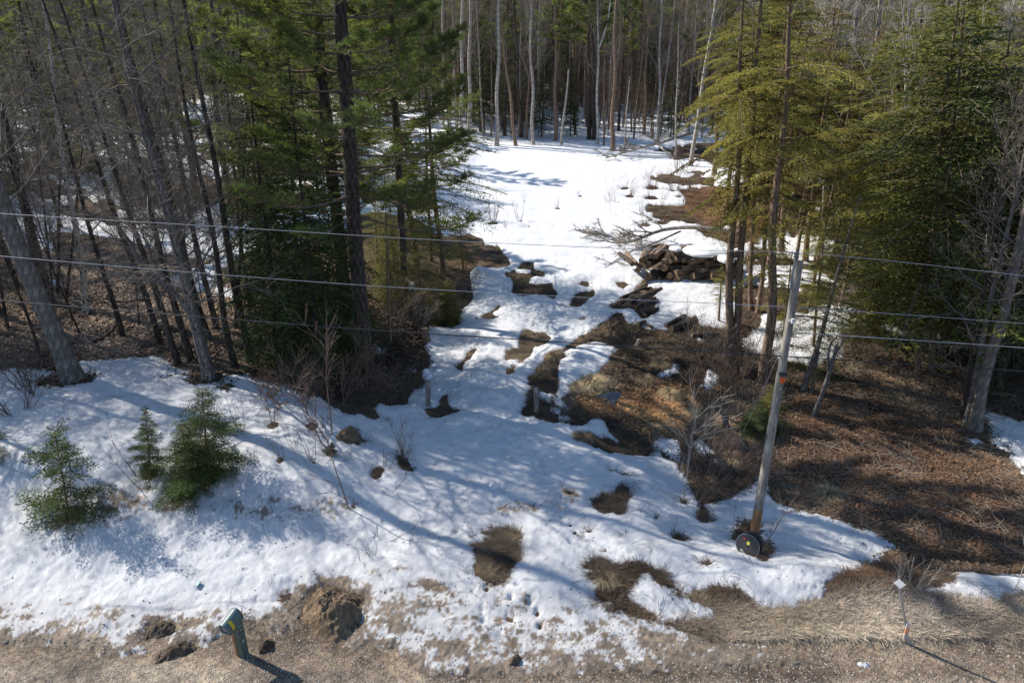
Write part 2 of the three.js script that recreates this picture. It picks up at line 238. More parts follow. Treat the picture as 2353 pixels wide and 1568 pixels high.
function trail(c, l, gap, wide) {
  const r = rngOf(l.length * 7 + c), P = []; for (let i = 0; i < l.length; i += 2) P.push(g2(c, l[i], l[i + 1]));
  let side = 1, left = 0;
  for (let i = 1; i < P.length; i++) { const a = P[i - 1], b = P[i], len = a.distanceTo(b); for (let s = left; s < len; s += gap) { const t = s / len, nx = -(b.z - a.z) / len, nz = (b.x - a.x) / len; side = -side; steps.push([mix(a.x, b.x, t) + nx * side * wide + (r() - 0.5) * 0.1, mix(a.z, b.z, t) + nz * side * wide + (r() - 0.5) * 0.1, 0.06 + r() * 0.04]); } left = 0; }
}
trail(8, [940, 210, 1060, 240, 1020, 320, 1060, 370, 1040, 460], 0.36, 0.12);
trail(8, [1280, 40, 1350, 100, 1370, 170, 1410, 230, 1470, 310, 1500, 390, 1540, 500, 1585, 640], 0.42, 0.1);
trail(5, [1130, 1090, 1140, 1200, 1220, 1350, 1180, 1450, 1160, 1500, 1180, 1560], 0.45, 0.12);
trail(5, [1030, 1400, 1040, 1500, 1060, 1600], 0.5, 0.12); trail(5, [1250, 560, 1280, 640, 1290, 700], 0.5, 0.1);
trail(8, [1150, 920, 1180, 1010, 1120, 1100, 940, 1130, 815, 1190], 0.62, 0.16); trail(8, [890, 985, 1010, 970, 940, 1020], 0.6, 0.1); trail(8, [1250, 1070, 1370, 1110, 1330, 1160, 1140, 1190], 0.62, 0.16);
function snowTop(x, z, s) {
  const d = -z, T = s > 0 ? (0.035 * (1 - Math.exp(-s / 0.04)) + 0.07 * ss(0, 0.7, s)) * ss(9, 12.5, d) + 0.02 : Math.max(-0.08, s * 0.5 + 0.03);
  let b = 0.06 * fbm(x * 0.5 + 40, z * 0.5, 3) + 0.014 * fbm(x * 3.1, z * 3.1, 2);
  if (d < 30) { b += (0.012 + 0.02 * ss(20, 15, d)) * fbm(x * 7, z * 7 + 2, 3) + 0.075 * fbm(x * 1.1, z * 1.8 + 8, 3) * ss(20, 15, d); }
  let h = T + b * clamp(s * 3, 0, 1);
  if (d < 40 && d > 11) for (const f of steps) { const dx = x - f[0], dz = z - f[1]; if (dx > -0.3 && dx < 0.3 && dz > -0.4 && dz < 0.4) h -= f[2] * 1.25 * Math.exp(-(dx * dx) / 0.006 - (dz * dz) / 0.014); }
  return h;
}
// rows of a sheet that grow with distance
function rowsOf(k, d0, d1) { const r = []; let d = d0; while (d < d1) { r.push(d); d += k * (d * d + CAM_H * CAM_H) / (CAM_H * 683) * (d > 125 ? 1 + (d - 125) * 0.02 : 1); } r.push(d1); return r; }
const halfWidth = d => 0.75 * (Math.max(d, 0) * cp + CAM_H * sp) * 1.1 + 1;
const WELLS = [                                                      // thawed rings: crop, x, y, radius
  [4, 2125, 1375, 0.3], [8, 60, 370, 0.16], [8, 2330, 340, 0.22], [7, 490, 420, 0.22], [7, 1010, 140, 0.3], [7, 1400, 170, 0.45], [7, 1290, 280, 0.3], [7, 930, 160, 0.1], [7, 1000, 240, 0.1], [7, 1910, 50, 0.12], [7, 2130, 70, 0.12],
  [4, 1360, 1060, 0.4], [4, 1530, 1110, 0.2], [4, 1860, 1370, 0.22], [4, 1140, 1050, 0.12], [4, 780, 1170, 0.12],
  [2, 1970, 1338, 0.45], [2, 1845, 1375, 0.4], [2, 1465, 1420, 0.25], [2, 1610, 1333, 0.25], [2, 2110, 1280, 0.45], [2, 1925, 1280, 0.3], [2, 2100, 1348, 0.5], [2, 2260, 1300, 0.5], [2, 1270, 1548, 0.25], [2, 1110, 1552, 0.3], [2, 1200, 1503, 0.35], [2, 2050, 1530, 0.3], [2, 1785, 1560, 0.2],
  [8, 1890, 572, 0.1], [8, 1790, 672, 0.08], [8, 1870, 690, 0.06], [8, 1960, 690, 0.07], [8, 770, 545, 0.1], [9, 1100, 630, 0.1],
];
// ---------- textures and materials ----------
const grainTex = tex(512, 512, (u, v) => { const n = pfbm(u, v, 24, 24, 4), f = pn(u * 128, v * 128, 128, 128); const g = 128 + 110 * n + 40 * f; return [g, g, g]; });
const snowMap = tex(1024, 1024, (u, v) => { const n = pfbm(u, v, 12, 12, 5), f = pn(u * 256, v * 256, 256, 256), s = pn(u * 190 + 3, v * 190, 190, 190); const k = 248 + 20 * n + 8 * f - (s > 0.86 ? 75 : 0); return [k, k, k + 2]; }, true);
const litterMap = tex(1024, 1024, (u, v) => {
  const a = pn(u * 90 + 3 * pfbm(u, v, 8, 8, 2), v * 34, 90, 34), b = pn(u * 30, v * 100 + 3 * pfbm(v, u, 8, 8, 2), 30, 100), c = pfbm(u, v, 20, 20, 4), f = pn(u * 256, v * 256, 256, 256);
  const k = 192 + 55 * Math.max(a, b) + 62 * c + 22 * f; return [k, k * 0.97, k * 0.93];
}, true);
const litterBump = tex(512, 512, (u, v) => { const a = pn(u * 60, v * 24, 60, 24), b = pn(u * 20, v * 64, 20, 64), c = pfbm(u, v, 12, 12, 4); const k = 120 + 70 * Math.max(a, b) + 90 * c; return [k, k, k]; });
const M = (o) => new THREE.MeshStandardMaterial({ roughness: 0.95, metalness: 0, ...o });
const bumpOf = (t, rx, ry) => { const c = t.clone(); c.repeat.set(rx, ry); c.needsUpdate = true; return c; };
const mSnow = M({ vertexColors: true, map: snowMap, bumpMap: bumpOf(grainTex, 3.1, 3.1), bumpScale: 0.032, roughness: 0.85 });
snowMap.repeat.set(0.31, 0.31);
const mGround = M({ vertexColors: true, map: litterMap, bumpMap: bumpOf(litterBump, 1.1, 1.1), bumpScale: 0.035 });
litterMap.repeat.set(0.62, 0.62);

// ---------- stems standing in snow, known before the sheets are made ----------
const wellSpots = [];
for (const [c, x, y, r] of WELLS) { const p = g2(c, x, y); wells.push([p.x, p.z, r]); }

// ---------- ground and snow ----------
function sheet(name, k, cols, fn, mat, d0, d1, keep, outer) {
  const rows = rowsOf(k, d0, d1); if (outer) rows.unshift(-80, -30, -8, 0, 4, 7);
  const us = []; if (outer) us.push(-1e3, -120, -30, -6); for (let i = 0; i <= cols; i++) us.push(i / cols * 2 - 1); if (outer) us.push(6, 30, 120, 1e3);
  const nr = rows.length, nc = us.length, P = new Float32Array(nr * nc * 3), C = new Float32Array(nr * nc * 3), U = new Float32Array(nr * nc * 2), ok = new Uint8Array(nr * nc), idx = [];
  for (let j = 0; j < nr; j++) for (let i = 0; i < nc; i++) {
    const d = rows[j], hw = halfWidth(d), u = us[i], x = Math.abs(u) <= 1 ? u * hw : Math.sign(u) * (hw + Math.abs(u)), n = j * nc + i, q = fn(x, -d);
    P[n * 3] = x; P[n * 3 + 1] = q.y; P[n * 3 + 2] = -d; C.set(q.c, n * 3); U[n * 2] = x; U[n * 2 + 1] = -d; ok[n] = q.ok ? 1 : 0;
  }
  const map = new Int32Array(nr * nc).fill(-1); let count = 0;
  for (let j = 0; j < nr - 1; j++) for (let i = 0; i < nc - 1; i++) { const a = j * nc + i, b = a + 1, c = a + nc, e = c + 1; if (!keep || ok[a] || ok[b] || ok[c] || ok[e]) { for (const q of [a, b, c, e]) if (map[q] < 0) map[q] = count++; idx.push(map[a], map[b], map[e], map[a], map[e], map[c]); } }
  const g = new THREE.BufferGeometry(), p = new Float32Array(count * 3), co = new Float32Array(count * 3), uv = new Float32Array(count * 2);
  for (let n = 0; n < nr * nc; n++) if (map[n] >= 0) { const m = map[n]; p.set(P.subarray(n * 3, n * 3 + 3), m * 3); co.set(C.subarray(n * 3, n * 3 + 3), m * 3); uv.set(U.subarray(n * 2, n * 2 + 2), m * 2); }
  g.setAttribute('position', new THREE.BufferAttribute(p, 3)); g.setAttribute('color', new THREE.BufferAttribute(co, 3)); g.setAttribute('uv', new THREE.BufferAttribute(uv, 2)); g.setIndex(idx); g.computeVertexNormals();
  const m = named(new THREE.Mesh(g, mat), name); m.castShadow = m.receiveShadow = true; tag(m, null, null, null, 'structure'); scene.add(m); return m;
}
const rough = (x, z) => { const d = -z; return d > 45 || d < 10.6 ? 0 : (0.035 * fbm(x * 3.3, z * 3.3, 3) + 0.02 * fbm(x * 11, z * 11, 2)) * ss(10.6, 12.5, d); };
const HR = (x, z) => H(x, z) + rough(x, z);
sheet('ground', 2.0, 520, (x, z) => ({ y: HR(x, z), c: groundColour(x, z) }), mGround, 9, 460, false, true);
sheet('snow', 1.45, 760, (x, z) => {
  const s = S(x, z), d = -z; let D = 0;
  if (s < -0.3) return { y: H(x, z) - 0.2, c: [0, 0, 0], ok: false };
  for (const [o, k, soft] of dirt) { const q = sdf(o, x, z); if (q < soft) D = Math.max(D, k * ss(soft, -soft, q)); }
  const e = ss(0.3, 0.0, s) * 0.34 * ss(30, 15, d), g3 = fbm(x * 3.2 + 11, z * 4.4, 3), n = fbm(x * 1.1 + 3, z * 1.1, 3), f = vn(x * 14, z * 14), f2 = vn(x * 31, z * 31);
  const a = ss(0.5, 0.8, D + e + 0.38 * n * (D > 0 ? 1 : 0.25) + (0.75 * g3 + 0.3 * f + 0.22 * f2) * Math.min(1, D * 2 + e));
  const veil = clamp(D * 0.22 + 0.08 * fbm(x * 0.5, z * 0.5, 2) + 0.1 * f2 * D + 0.04 * ss(24, 14, d), 0, 0.4);
  let c = [0.86, 0.87, 0.885];
  c = mix3(c, [0.46, 0.385, 0.3], veil); const q = Math.max(0.3, 1 + 0.55 * f + 0.5 * f2 + 0.5 * fbm(x * 5, z * 6 + 4, 2)); c = mix3(c, mix3([0.17 * q, 0.122 * q, 0.08 * q], [0.29 * q, 0.222 * q, 0.155 * q], ss(-0.5, 0.6, n)), a * 0.95);
  return { y: HR(x, z) + snowTop(x, z, s) + 0.012, c, ok: s > -0.12 };
}, mSnow, 10.8, 190, true, false);
// ---------- geometry collector ----------
class Bag {
  constructor() { this.p = []; this.n = []; this.u = []; this.c = []; this.i = []; }
  tube(pts, rad, sides, col = [1, 1, 1], vs = 1, cap = false) {
    const base = this.p.length / 3, n = pts.length, t = V(0, 0, 0), a = V(0, 0, 0), b = V(0, 0, 0); let v = 0;
    const k = Math.max(1, Math.round(rad[0] * 6.283 / 0.45));
    for (let j = 0; j < n; j++) {
      t.subVectors(pts[Math.min(j + 1, n - 1)], pts[Math.max(j - 1, 0)]).normalize();
      if (j === 0) a.set(Math.abs(t.x) < 0.8 ? 1 : 0, 0, Math.abs(t.x) < 0.8 ? 0 : 1);
      a.addScaledVector(t, -a.dot(t)).normalize(); b.crossVectors(t, a);
      if (j) v += pts[j].distanceTo(pts[j - 1]);
      for (let s = 0; s <= sides; s++) { const q = s / sides * Math.PI * 2, x = Math.cos(q), y = Math.sin(q), r = rad[j], nx = a.x * x + b.x * y, ny = a.y * x + b.y * y, nz = a.z * x + b.z * y; this.p.push(pts[j].x + nx * r, pts[j].y + ny * r, pts[j].z + nz * r); this.n.push(nx, ny, nz); this.u.push(s / sides * k, v * vs); this.c.push(col[0], col[1], col[2]); }
      if (j) for (let s = 0; s < sides; s++) { const q = base + (j - 1) * (sides + 1) + s, w = q + sides + 1; this.i.push(q, q + 1, w + 1, q, w + 1, w); }
    }
    if (cap) { const q = this.p.length / 3; this.p.push(pts[n - 1].x, pts[n - 1].y, pts[n - 1].z); this.n.push(t.x, t.y, t.z); this.u.push(0, 0); this.c.push(...col); const o = base + (n - 1) * (sides + 1); for (let s = 0; s < sides; s++) this.i.push(q, o + s, o + s + 1); }
    return this;
  }
  leaf(p, d, w, len, wid, col) {                                     // a slim two-faced blade: along d, width along w
    const q = this.p.length / 3, nx = w.y * d.z - w.z * d.y, ny = w.z * d.x - w.x * d.z, nz = w.x * d.y - w.y * d.x, h = wid / 2, m = len * 0.45;
    this.p.push(p.x, p.y, p.z, p.x + d.x * m + w.x * h, p.y + d.y * m + w.y * h, p.z + d.z * m + w.z * h, p.x + d.x * len, p.y + d.y * len, p.z + d.z * len, p.x + d.x * m - w.x * h, p.y + d.y * m - w.y * h, p.z + d.z * m - w.z * h);
    for (let k = 0; k < 4; k++) { this.n.push(nx, ny, nz); this.u.push(0, 0); this.c.push(col[0], col[1], col[2]); }
    this.i.push(q, q + 1, q + 2, q, q + 2, q + 3);
  }
  geo() {
    const g = new THREE.BufferGeometry();
    g.setAttribute('position', new THREE.Float32BufferAttribute(this.p, 3)); g.setAttribute('normal', new THREE.Float32BufferAttribute(this.n, 3)); g.setAttribute('uv', new THREE.Float32BufferAttribute(this.u, 2)); g.setAttribute('color', new THREE.Float32BufferAttribute(this.c, 3)); g.setIndex(this.i); return g;
  }
  get tris() { return this.i.length / 3; }
}
const UP = V(0, 1, 0);
const randDir = r => { const z = r() * 2 - 1, a = r() * 6.283, k = Math.sqrt(1 - z * z); return V(k * Math.cos(a), z, k * Math.sin(a)); };
// ---------- barks ----------
const bark = (w, h, base, dark, lines, kx, ky, patch) => tex(w, h, (u, v) => {
  const l = pn(u * kx + 1.2 * pfbm(u, v, 4, 6, 2), v * ky, kx, ky), n = pfbm(u, v, 6, 8, 4), f = pn(u * 64, v * 128, 64, 128); let t = clamp(0.5 + lines * l + 0.5 * n + 0.15 * f, 0, 1);
  let c = mix3(dark, base, t); if (patch) { const q = ss(0.12, 0.3, pfbm(u + 0.3, v, 5, 9, 3)); c = mix3(c, patch, q * 0.7); } return c;
}, true);
const barkBump = tex(256, 512, (u, v) => { const l = pn(u * 14 + pfbm(u, v, 4, 6, 2), v * 9, 14, 9), n = pfbm(u, v, 8, 16, 4), k = 128 + 80 * l + 90 * n; return [k, k, k]; });
const birchTex = tex(256, 512, (u, v) => { const b = pn(u * 5, v * 60, 5, 60), m = pfbm(u, v, 4, 10, 3), n = pfbm(u, v, 10, 20, 3); let c = [205 + 20 * n, 200 + 20 * n, 190 + 20 * n]; if (b > 0.52) c = mix3(c, [60, 52, 46], 0.8); if (m > 0.24) c = mix3(c, [70, 62, 56], ss(0.24, 0.34, m)); return c; }, true);
const mBark = {
  grey: M({ map: bark(256, 512, [142, 134, 126], [84, 77, 71], 0.22, 14, 20, [158, 153, 143]), bumpMap: barkBump, bumpScale: 0.012 }),
  dark: M({ map: bark(256, 512, [104, 91, 81], [40, 33, 29], 0.5, 14, 8), bumpMap: barkBump, bumpScale: 0.03 }),
  brown: M({ map: bark(256, 512, [164, 142, 120], [88, 70, 57], 0.5, 16, 7), bumpMap: barkBump, bumpScale: 0.022 }),
  pale: M({ map: bark(256, 512, [186, 179, 168], [120, 111, 102], 0.2, 6, 30, [205, 200, 190]), bumpMap: barkBump, bumpScale: 0.006 }),
  birch: M({ map: birchTex, roughness: 0.8 }),
  spotted: M({ map: bark(256, 512, [176, 170, 162], [58, 50, 46], 0.15, 6, 20, [52, 45, 41]), bumpMap: barkBump, bumpScale: 0.008 }),
};
const mTwig = { grey: M({ color: new THREE.Color(0.2, 0.172, 0.145) }), brown: M({ color: new THREE.Color(0.15, 0.105, 0.078) }), red: M({ color: new THREE.Color(0.2, 0.13, 0.098) }), pale: M({ color: new THREE.Color(0.4, 0.36, 0.31) }) };
const leafMat = (r, g, b, tr = 0.3) => new THREE.MeshPhysicalMaterial({ color: new THREE.Color(r, g, b), vertexColors: true, roughness: 0.85, transmission: tr, thickness: 0, side: THREE.DoubleSide, specularIntensity: 0.15 });
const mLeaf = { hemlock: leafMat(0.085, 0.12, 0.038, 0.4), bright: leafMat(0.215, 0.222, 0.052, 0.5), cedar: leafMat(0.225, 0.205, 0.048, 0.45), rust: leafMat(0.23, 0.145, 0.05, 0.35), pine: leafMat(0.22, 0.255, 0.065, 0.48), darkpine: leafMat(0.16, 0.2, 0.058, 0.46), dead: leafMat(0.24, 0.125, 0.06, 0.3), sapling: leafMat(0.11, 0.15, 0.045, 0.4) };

// ---------- bare crowns (for a trunk of height h along +y) ----------
function bareCrown(seed, o) {
  const r = rngOf(seed), b = new Bag(), { h, from, to = 0.97, n1, len, up, n2 = 8, n3 = 5, n4 = 0, thin = 1, wob = 0.25 } = o;
  const grow = (p, d, L, rad, lvl) => {
    const seg = lvl === 1 ? 6 : lvl === 2 ? 4 : 2, pts = [p.clone()], rr = [rad]; const dir = d.clone(), q = p.clone(), dirs = [dir.clone()];
    for (let i = 1; i <= seg; i++) { dir.addScaledVector(randDir(r), wob * (lvl === 1 ? 0.7 : 1)).addScaledVector(UP, lvl === 1 ? up * 0.12 : 0.06).normalize(); q.addScaledVector(dir, L / seg); pts.push(q.clone()); dirs.push(dir.clone()); rr.push(Math.max(0.0042 * thin, rad * (1 - 0.8 * i / seg))); }
    b.tube(pts, rr, lvl === 1 ? 5 : 3);
    const kids = lvl === 1 ? n2 : lvl === 2 ? n3 : lvl === 3 ? n4 : 0;
    for (let k = 0; k < kids; k++) {
      const t = 0.18 + 0.8 * (k + r()) / kids, f = t * seg, i = Math.min(seg - 1, Math.floor(f)), at = pts[i].clone().lerp(pts[i + 1], f - i), nd = dirs[i + 1].clone(), side = randDir(r); side.addScaledVector(nd, -side.dot(nd)).normalize();
      nd.multiplyScalar(0.68).addScaledVector(side, 0.75).normalize(); grow(at, nd, L * (lvl === 1 ? 0.48 : 0.5) * (1.15 - 0.6 * t) * (0.6 + 0.7 * r()), Math.max(0.005 * thin, rad * 0.5 * (1 - 0.5 * t)), lvl + 1);
    }
  };
  for (let k = 0; k < n1; k++) {
    const t = from + (to - from) * (k + r() * 0.9) / n1, a = k * 2.4 + r() * 0.9, e = up * (0.45 + 0.8 * t) * (0.7 + 0.5 * r()), y = t * h;
    const d = V(Math.cos(a) * Math.cos(e), Math.sin(e), Math.sin(a) * Math.cos(e)); const s = (t - from) / (1 - from), prof = o.prof ? o.prof(s) : 0.5 + 0.5 * Math.sin(Math.PI * Math.min(1, 0.2 + s)) * (1.1 - 0.5 * s);
    grow(V(0, y, 0), d, len * prof * (0.65 + 0.6 * r()), Math.max(0.012, 0.02 * len * prof * 0.55 * thin), 1);
  }
  return b.geo();
}
// ---------- conifer crowns: woody boughs and the spray of needles ----------
function conifer(seed, o) {
  const r = rngOf(seed), wood = new Bag(), fol = new Bag(), { h, from, len, gap, per, pitch, droop, leaf, wid, twig, dense, tone = 0.35, prof, lift = 0, miss = 0.06, rag = 0.55, inner = 0.12 } = o;
  let az = r() * 6;
  for (let y = from * h; y < h * 0.985; y += gap * (0.7 + 0.6 * r())) {
    const t = (y - from * h) / (h - from * h), L0 = len * prof(t);
    for (let k = 0; k < per; k++) {
      if (r() < miss) continue;
      az += 6.283 / per + (r() - 0.5) * 0.9 + 0.35; const L = Math.max(0.12, L0 * (1.17 - rag + (2 * rag - 0.55) * r() + (r() < 0.1 ? rag - 0.5 : 0))), e = mix(pitch[0], pitch[1], t) + (r() - 0.5) * 0.25, ca = Math.cos(az), sa = Math.sin(az), seg = 5, pts = [], rr = [], R = Math.max(0.008, L * 0.0105), yo = y + (r() - 0.5) * gap;
      for (let i = 0; i <= seg; i++) { const s = i / seg, hx = L * s * Math.cos(e), hy = L * s * Math.sin(e) - droop * L * s * s + lift * L * s * s * s; pts.push(V(ca * hx, yo + hy, sa * hx)); rr.push(R * (1 - 0.8 * s)); }
      wood.tube(pts, rr, 3);
      const bt = 0.72 + tone * (r() - 0.35) * 2, cl = [bt * (1 + 0.12 * (r() - 0.5)), bt, bt * (0.9 + 0.2 * r())];
      const nt = Math.max(3, Math.round(L / twig)), side = V(-sa, 0, ca);
      for (let i = 0; i < nt; i++) {
        const s = inner + (1 - inner) * (i + r() * 0.6) / nt, f = Math.min(seg - 0.001, s * seg), j = Math.floor(f), at = pts[j].clone().lerp(pts[j + 1], f - j), bd = pts[j + 1].clone().sub(pts[j]).normalize(), sg = i % 2 ? 1 : -1;
        const tl = (0.36 * Math.min(L, 2.6) * (1.05 - 0.75 * s) + leaf * 0.8) * (0.65 + 0.6 * r()), td = bd.clone().multiplyScalar(0.72).addScaledVector(side, sg * 0.75).addScaledVector(UP, (r() - 0.62) * 0.3).normalize();
        const nl = Math.max(2, Math.round(tl / leaf * dense));
        for (let q = 0; q < nl; q++) {
          const g = (q + 0.4 * r()) / nl, p = at.clone().addScaledVector(td, tl * g); p.y -= droop * 0.35 * tl * g * g;
          const ls = r() < 0.5 ? 1 : -1, ld = td.clone().multiplyScalar(0.75).addScaledVector(bd, 0.45 * ls * sg).addScaledVector(randDir(r), 0.38).normalize(), w = randDir(r); w.y *= 0.5; w.addScaledVector(ld, -w.dot(ld)).normalize();
          const v = 0.75 + 0.5 * r(); fol.leaf(p, ld, w, leaf * (0.75 + 0.6 * r()), wid * (0.8 + 0.4 * r()), [cl[0] * v, cl[1] * v, cl[2] * v]);
        }
      }
    }
  }
  return { wood: wood.geo(), fol: fol.geo() };
}
function pineCrown(seed, o) {
  const r = rngOf(seed), wood = new Bag(), fol = new Bag(), { h, from, len, gap, per, needle = 0.13, wid = 0.016, tufts = 26, blades = 12 } = o; let az = r() * 6;
  for (let y = from * h; y < h * 0.98; y += gap * (0.75 + 0.5 * r())) {
    const t = (y - from * h) / (h - from * h), L0 = len * (0.62 + 0.5 * Math.sin(Math.PI * Math.min(1, t * 0.8 + 0.18))) * (1.05 - 0.75 * t);
    for (let k = 0; k < per; k++) {
      if (r() < 0.12) continue;
      az += 6.283 / per + (r() - 0.5) * 0.8; const L = L0 * (0.6 + 0.6 * r()), e = mix(-0.05, 0.6, t) + (r() - 0.5) * 0.3, seg = 6, pts = [], rr = [];
      for (let i = 0; i <= seg; i++) { const s = i / seg, hx = L * s * Math.cos(e); pts.push(V(Math.cos(az + 0.25 * s * Math.sin(y)) * hx, y + L * s * Math.sin(e) - 0.14 * L * s + 0.24 * L * s * s * s, Math.sin(az + 0.25 * s * Math.sin(y)) * hx)); rr.push(Math.max(0.01, L * 0.009 * (1 - 0.8 * s))); }
      wood.tube(pts, rr, 4);
      const bt = 0.5 + 0.9 * r(), n = Math.round(tufts * (0.5 + L / len));
      for (let i = 0; i < n; i++) {
        const s = 0.38 + 0.62 * Math.sqrt((i + r()) / n), f = Math.min(seg - 0.001, s * seg), j = Math.floor(f), at = pts[j].clone().lerp(pts[j + 1], f - j), sp2 = 0.27 * L * (1.25 - s);
        const off = randDir(r); off.y = off.y * 0.35 + 0.12; const tip = at.clone().addScaledVector(off, sp2 * (0.4 + 0.8 * r())); wood.tube([at, tip], [0.01, 0.005], 3);
        for (let q = 0; q < blades; q++) { const d = randDir(r); d.y = Math.abs(d.y) * 0.8 + 0.1; d.addScaledVector(off, 0.4).normalize(); const w = randDir(r); w.addScaledVector(d, -w.dot(d)).normalize(); const v = bt * (0.8 + 0.4 * r()), o2 = tip.clone().addScaledVector(off, (r() - 0.7) * 0.16); fol.leaf(o2, d, w, needle * (0.8 + 0.5 * r()), wid, [v, v, v]); }
      }
    }
  }
  return { wood: wood.geo(), fol: fol.geo() };
}
// ---------- prototypes ----------
const cone = t => Math.pow(1 - t, 0.75) * (0.75 + 0.25 * ss(0, 0.15, t)) + 0.05;
const oval = t => Math.pow(Math.max(0, Math.sin(Math.PI * (0.18 + 0.8 * t))), 0.8);
const P = {
  bareTall: { h: 16, wood: bareCrown(11, { h: 16, from: 0.34, n1: 26, len: 3.6, up: 0.75, n2: 9, n3: 5 }) },
  bareWide: { h: 16, wood: bareCrown(12, { h: 16, from: 0.18, n1: 32, len: 4.2, up: 0.45, n2: 9, n3: 6, n4: 1, wob: 0.34 }) },
  bareTwiggy: { h: 16, wood: bareCrown(13, { h: 16, from: 0.12, n1: 40, len: 2.9, up: 0.55, n2: 9, n3: 6, n4: 1, wob: 0.36 }) },
  bareThin: { h: 10, wood: bareCrown(14, { h: 10, from: 0.16, n1: 26, len: 1.9, up: 0.8, n2: 7, n3: 4 }) },
  bareSteep: { h: 14, wood: bareCrown(15, { h: 14, from: 0.3, n1: 18, len: 4.6, up: 1.05, n2: 9, n3: 6, thin: 1.2 }) },
  deadPole: { h: 16, wood: bareCrown(16, { h: 16, from: 0.06, to: 0.9, n1: 70, len: 1.5, up: 0.08, n2: 5, n3: 2, wob: 0.2, prof: s => 0.75 + 0.3 * Math.sin(s * 9) }) },
  hemDense: { h: 11, ...conifer(21, { h: 11, from: 0.03, len: 2.5, gap: 0.25, per: 5, pitch: [-0.12, 0.35], droop: 0.28, leaf: 0.15, wid: 0.052, twig: 0.085, dense: 1.7, prof: t => cone(t) * 0.95 }) },
  hemDense2: { h: 14, ...conifer(22, { h: 14, from: 0.17, len: 3.1, gap: 0.3, per: 5, pitch: [-0.08, 0.4], droop: 0.3, leaf: 0.17, wid: 0.056, twig: 0.1, dense: 1.65, rag: 0.82, miss: 0.18, prof: t => 0.55 * cone(t) + 0.5 * oval(t) }) },
  hemOpen: { h: 12, ...conifer(23, { h: 12, from: 0.1, len: 2.7, gap: 0.36, per: 4, pitch: [-0.22, 0.3], droop: 0.22, leaf: 0.12, wid: 0.04, twig: 0.085, dense: 1.5, prof: t => 0.9 * oval(t) + 0.1, miss: 0.28, rag: 0.8 }) },
  cedarA: { h: 15, ...conifer(24, { h: 15, from: 0.28, rag: 0.92, inner: 0.16, len: 1.75, gap: 0.27, per: 4, pitch: [-0.05, 0.5], droop: 0.36, leaf: 0.12, wid: 0.042, twig: 0.055, dense: 1.9, tone: 0.8, prof: t => (0.5 + 0.55 * Math.sin(Math.PI * Math.min(1, t + 0.1))) * (0.75 + 0.35 * Math.sin(t * 31)), miss: 0.32 }) },
  cedarB: { h: 15, ...conifer(25, { h: 15, from: 0.42, rag: 0.98, inner: 0.2, len: 1.9, gap: 0.29, per: 4, pitch: [-0.1, 0.45], droop: 0.38, leaf: 0.125, wid: 0.044, twig: 0.06, dense: 1.9, tone: 0.85, prof: t => (0.45 + 0.6 * Math.sin(Math.PI * Math.min(1, t * 0.9 + 0.12))) * (0.75 + 0.35 * Math.sin(t * 27 + 1)), miss: 0.36 }) },
  pineBig: { h: 20, ...pineCrown(26, { h: 20, from: 0.3, len: 5.0, gap: 0.6, per: 4, tufts: 56, blades: 14, needle: 0.19, wid: 0.024 }) },
  pineFar: { h: 20, ...pineCrown(27, { h: 20, from: 0.5, len: 3.4, gap: 0.7, per: 4, tufts: 26, blades: 9, needle: 0.24, wid: 0.055 }) },
  farFir: { h: 14, ...conifer(28, { h: 14, from: 0.12, len: 2.3, gap: 0.42, per: 5, pitch: [-0.1, 0.3], droop: 0.25, leaf: 0.3, wid: 0.12, twig: 0.17, dense: 1.7, prof: cone }) },
  sapA: { h: 2.6, ...conifer(31, { h: 2.6, from: 0.06, len: 1.0, gap: 0.07, per: 4, pitch: [0.05, 0.5], droop: 0.2, leaf: 0.06, wid: 0.018, twig: 0.022, dense: 1.8, rag: 0.8, tone: 0.5, prof: t => cone(t) * 0.95, miss: 0.12 }) },
  sapB: { h: 2.6, ...conifer(32, { h: 2.6, from: 0.05, len: 1.0, gap: 0.075, per: 4, pitch: [-0.1, 0.55], droop: 0.1, leaf: 0.075, wid: 0.024, twig: 0.028, dense: 1.7, prof: t => (0.6 + 0.4 * Math.sin(t * 13)) * (1 - t * 0.55) + 0.03, rag: 0.85, tone: 0.5, miss: 0.2 }) },
};
const BARE = new Set(['bareTall', 'bareWide', 'bareTwiggy', 'bareThin', 'bareSteep', 'deadPole']);
// ---------- trees ----------
function trunkGeo(h, r, seed, { taper = 0.8, flare = 0.55, wig = 0.5, sides = 10, sweep = 0 } = {}) {
  const q = rngOf(seed), pts = [], rad = [], n = 18, ph = q() * 6, ph2 = q() * 6;
  for (let i = 0; i <= n; i++) {
    const t = Math.pow(i / n, 1.5), y = t * (h + 0.4) - 0.4, k = r * wig * Math.min(1, t * 6) * (1 - 0.4 * t);
    pts.push(V(k * Math.sin(y * 0.7 + ph) + sweep * t * t, y, k * Math.cos(y * 0.53 + ph2)));
    rad.push(Math.max(0.006, r * (1 - taper * Math.max(0, y) / h) * (1 + flare * Math.exp(-Math.max(0, y + 0.1) / (r * 1.6)))));
  }
  return new Bag().tube(pts, rad, sides, [1, 1, 1], 0.7).geo();
}
let treeSeed = 100;
function crownOn(g, kind, h, cw, twig, leaf, bark) {
  const p = P[kind], s = h / p.h, add = (name, geo, mat) => { const m = part(name, geo, mat, g); m.scale.set(s * cw, s, s * cw); m.rotation.y = (treeSeed * 2.399) % 6.283; return m; };
  if (BARE.has(kind)) add('crown', p.wood, mTwig[twig || 'grey']); else { add('boughs', p.wood, mTwig[twig || 'brown']); add('crown', p.fol, mLeaf[leaf || 'hemlock']); }
}
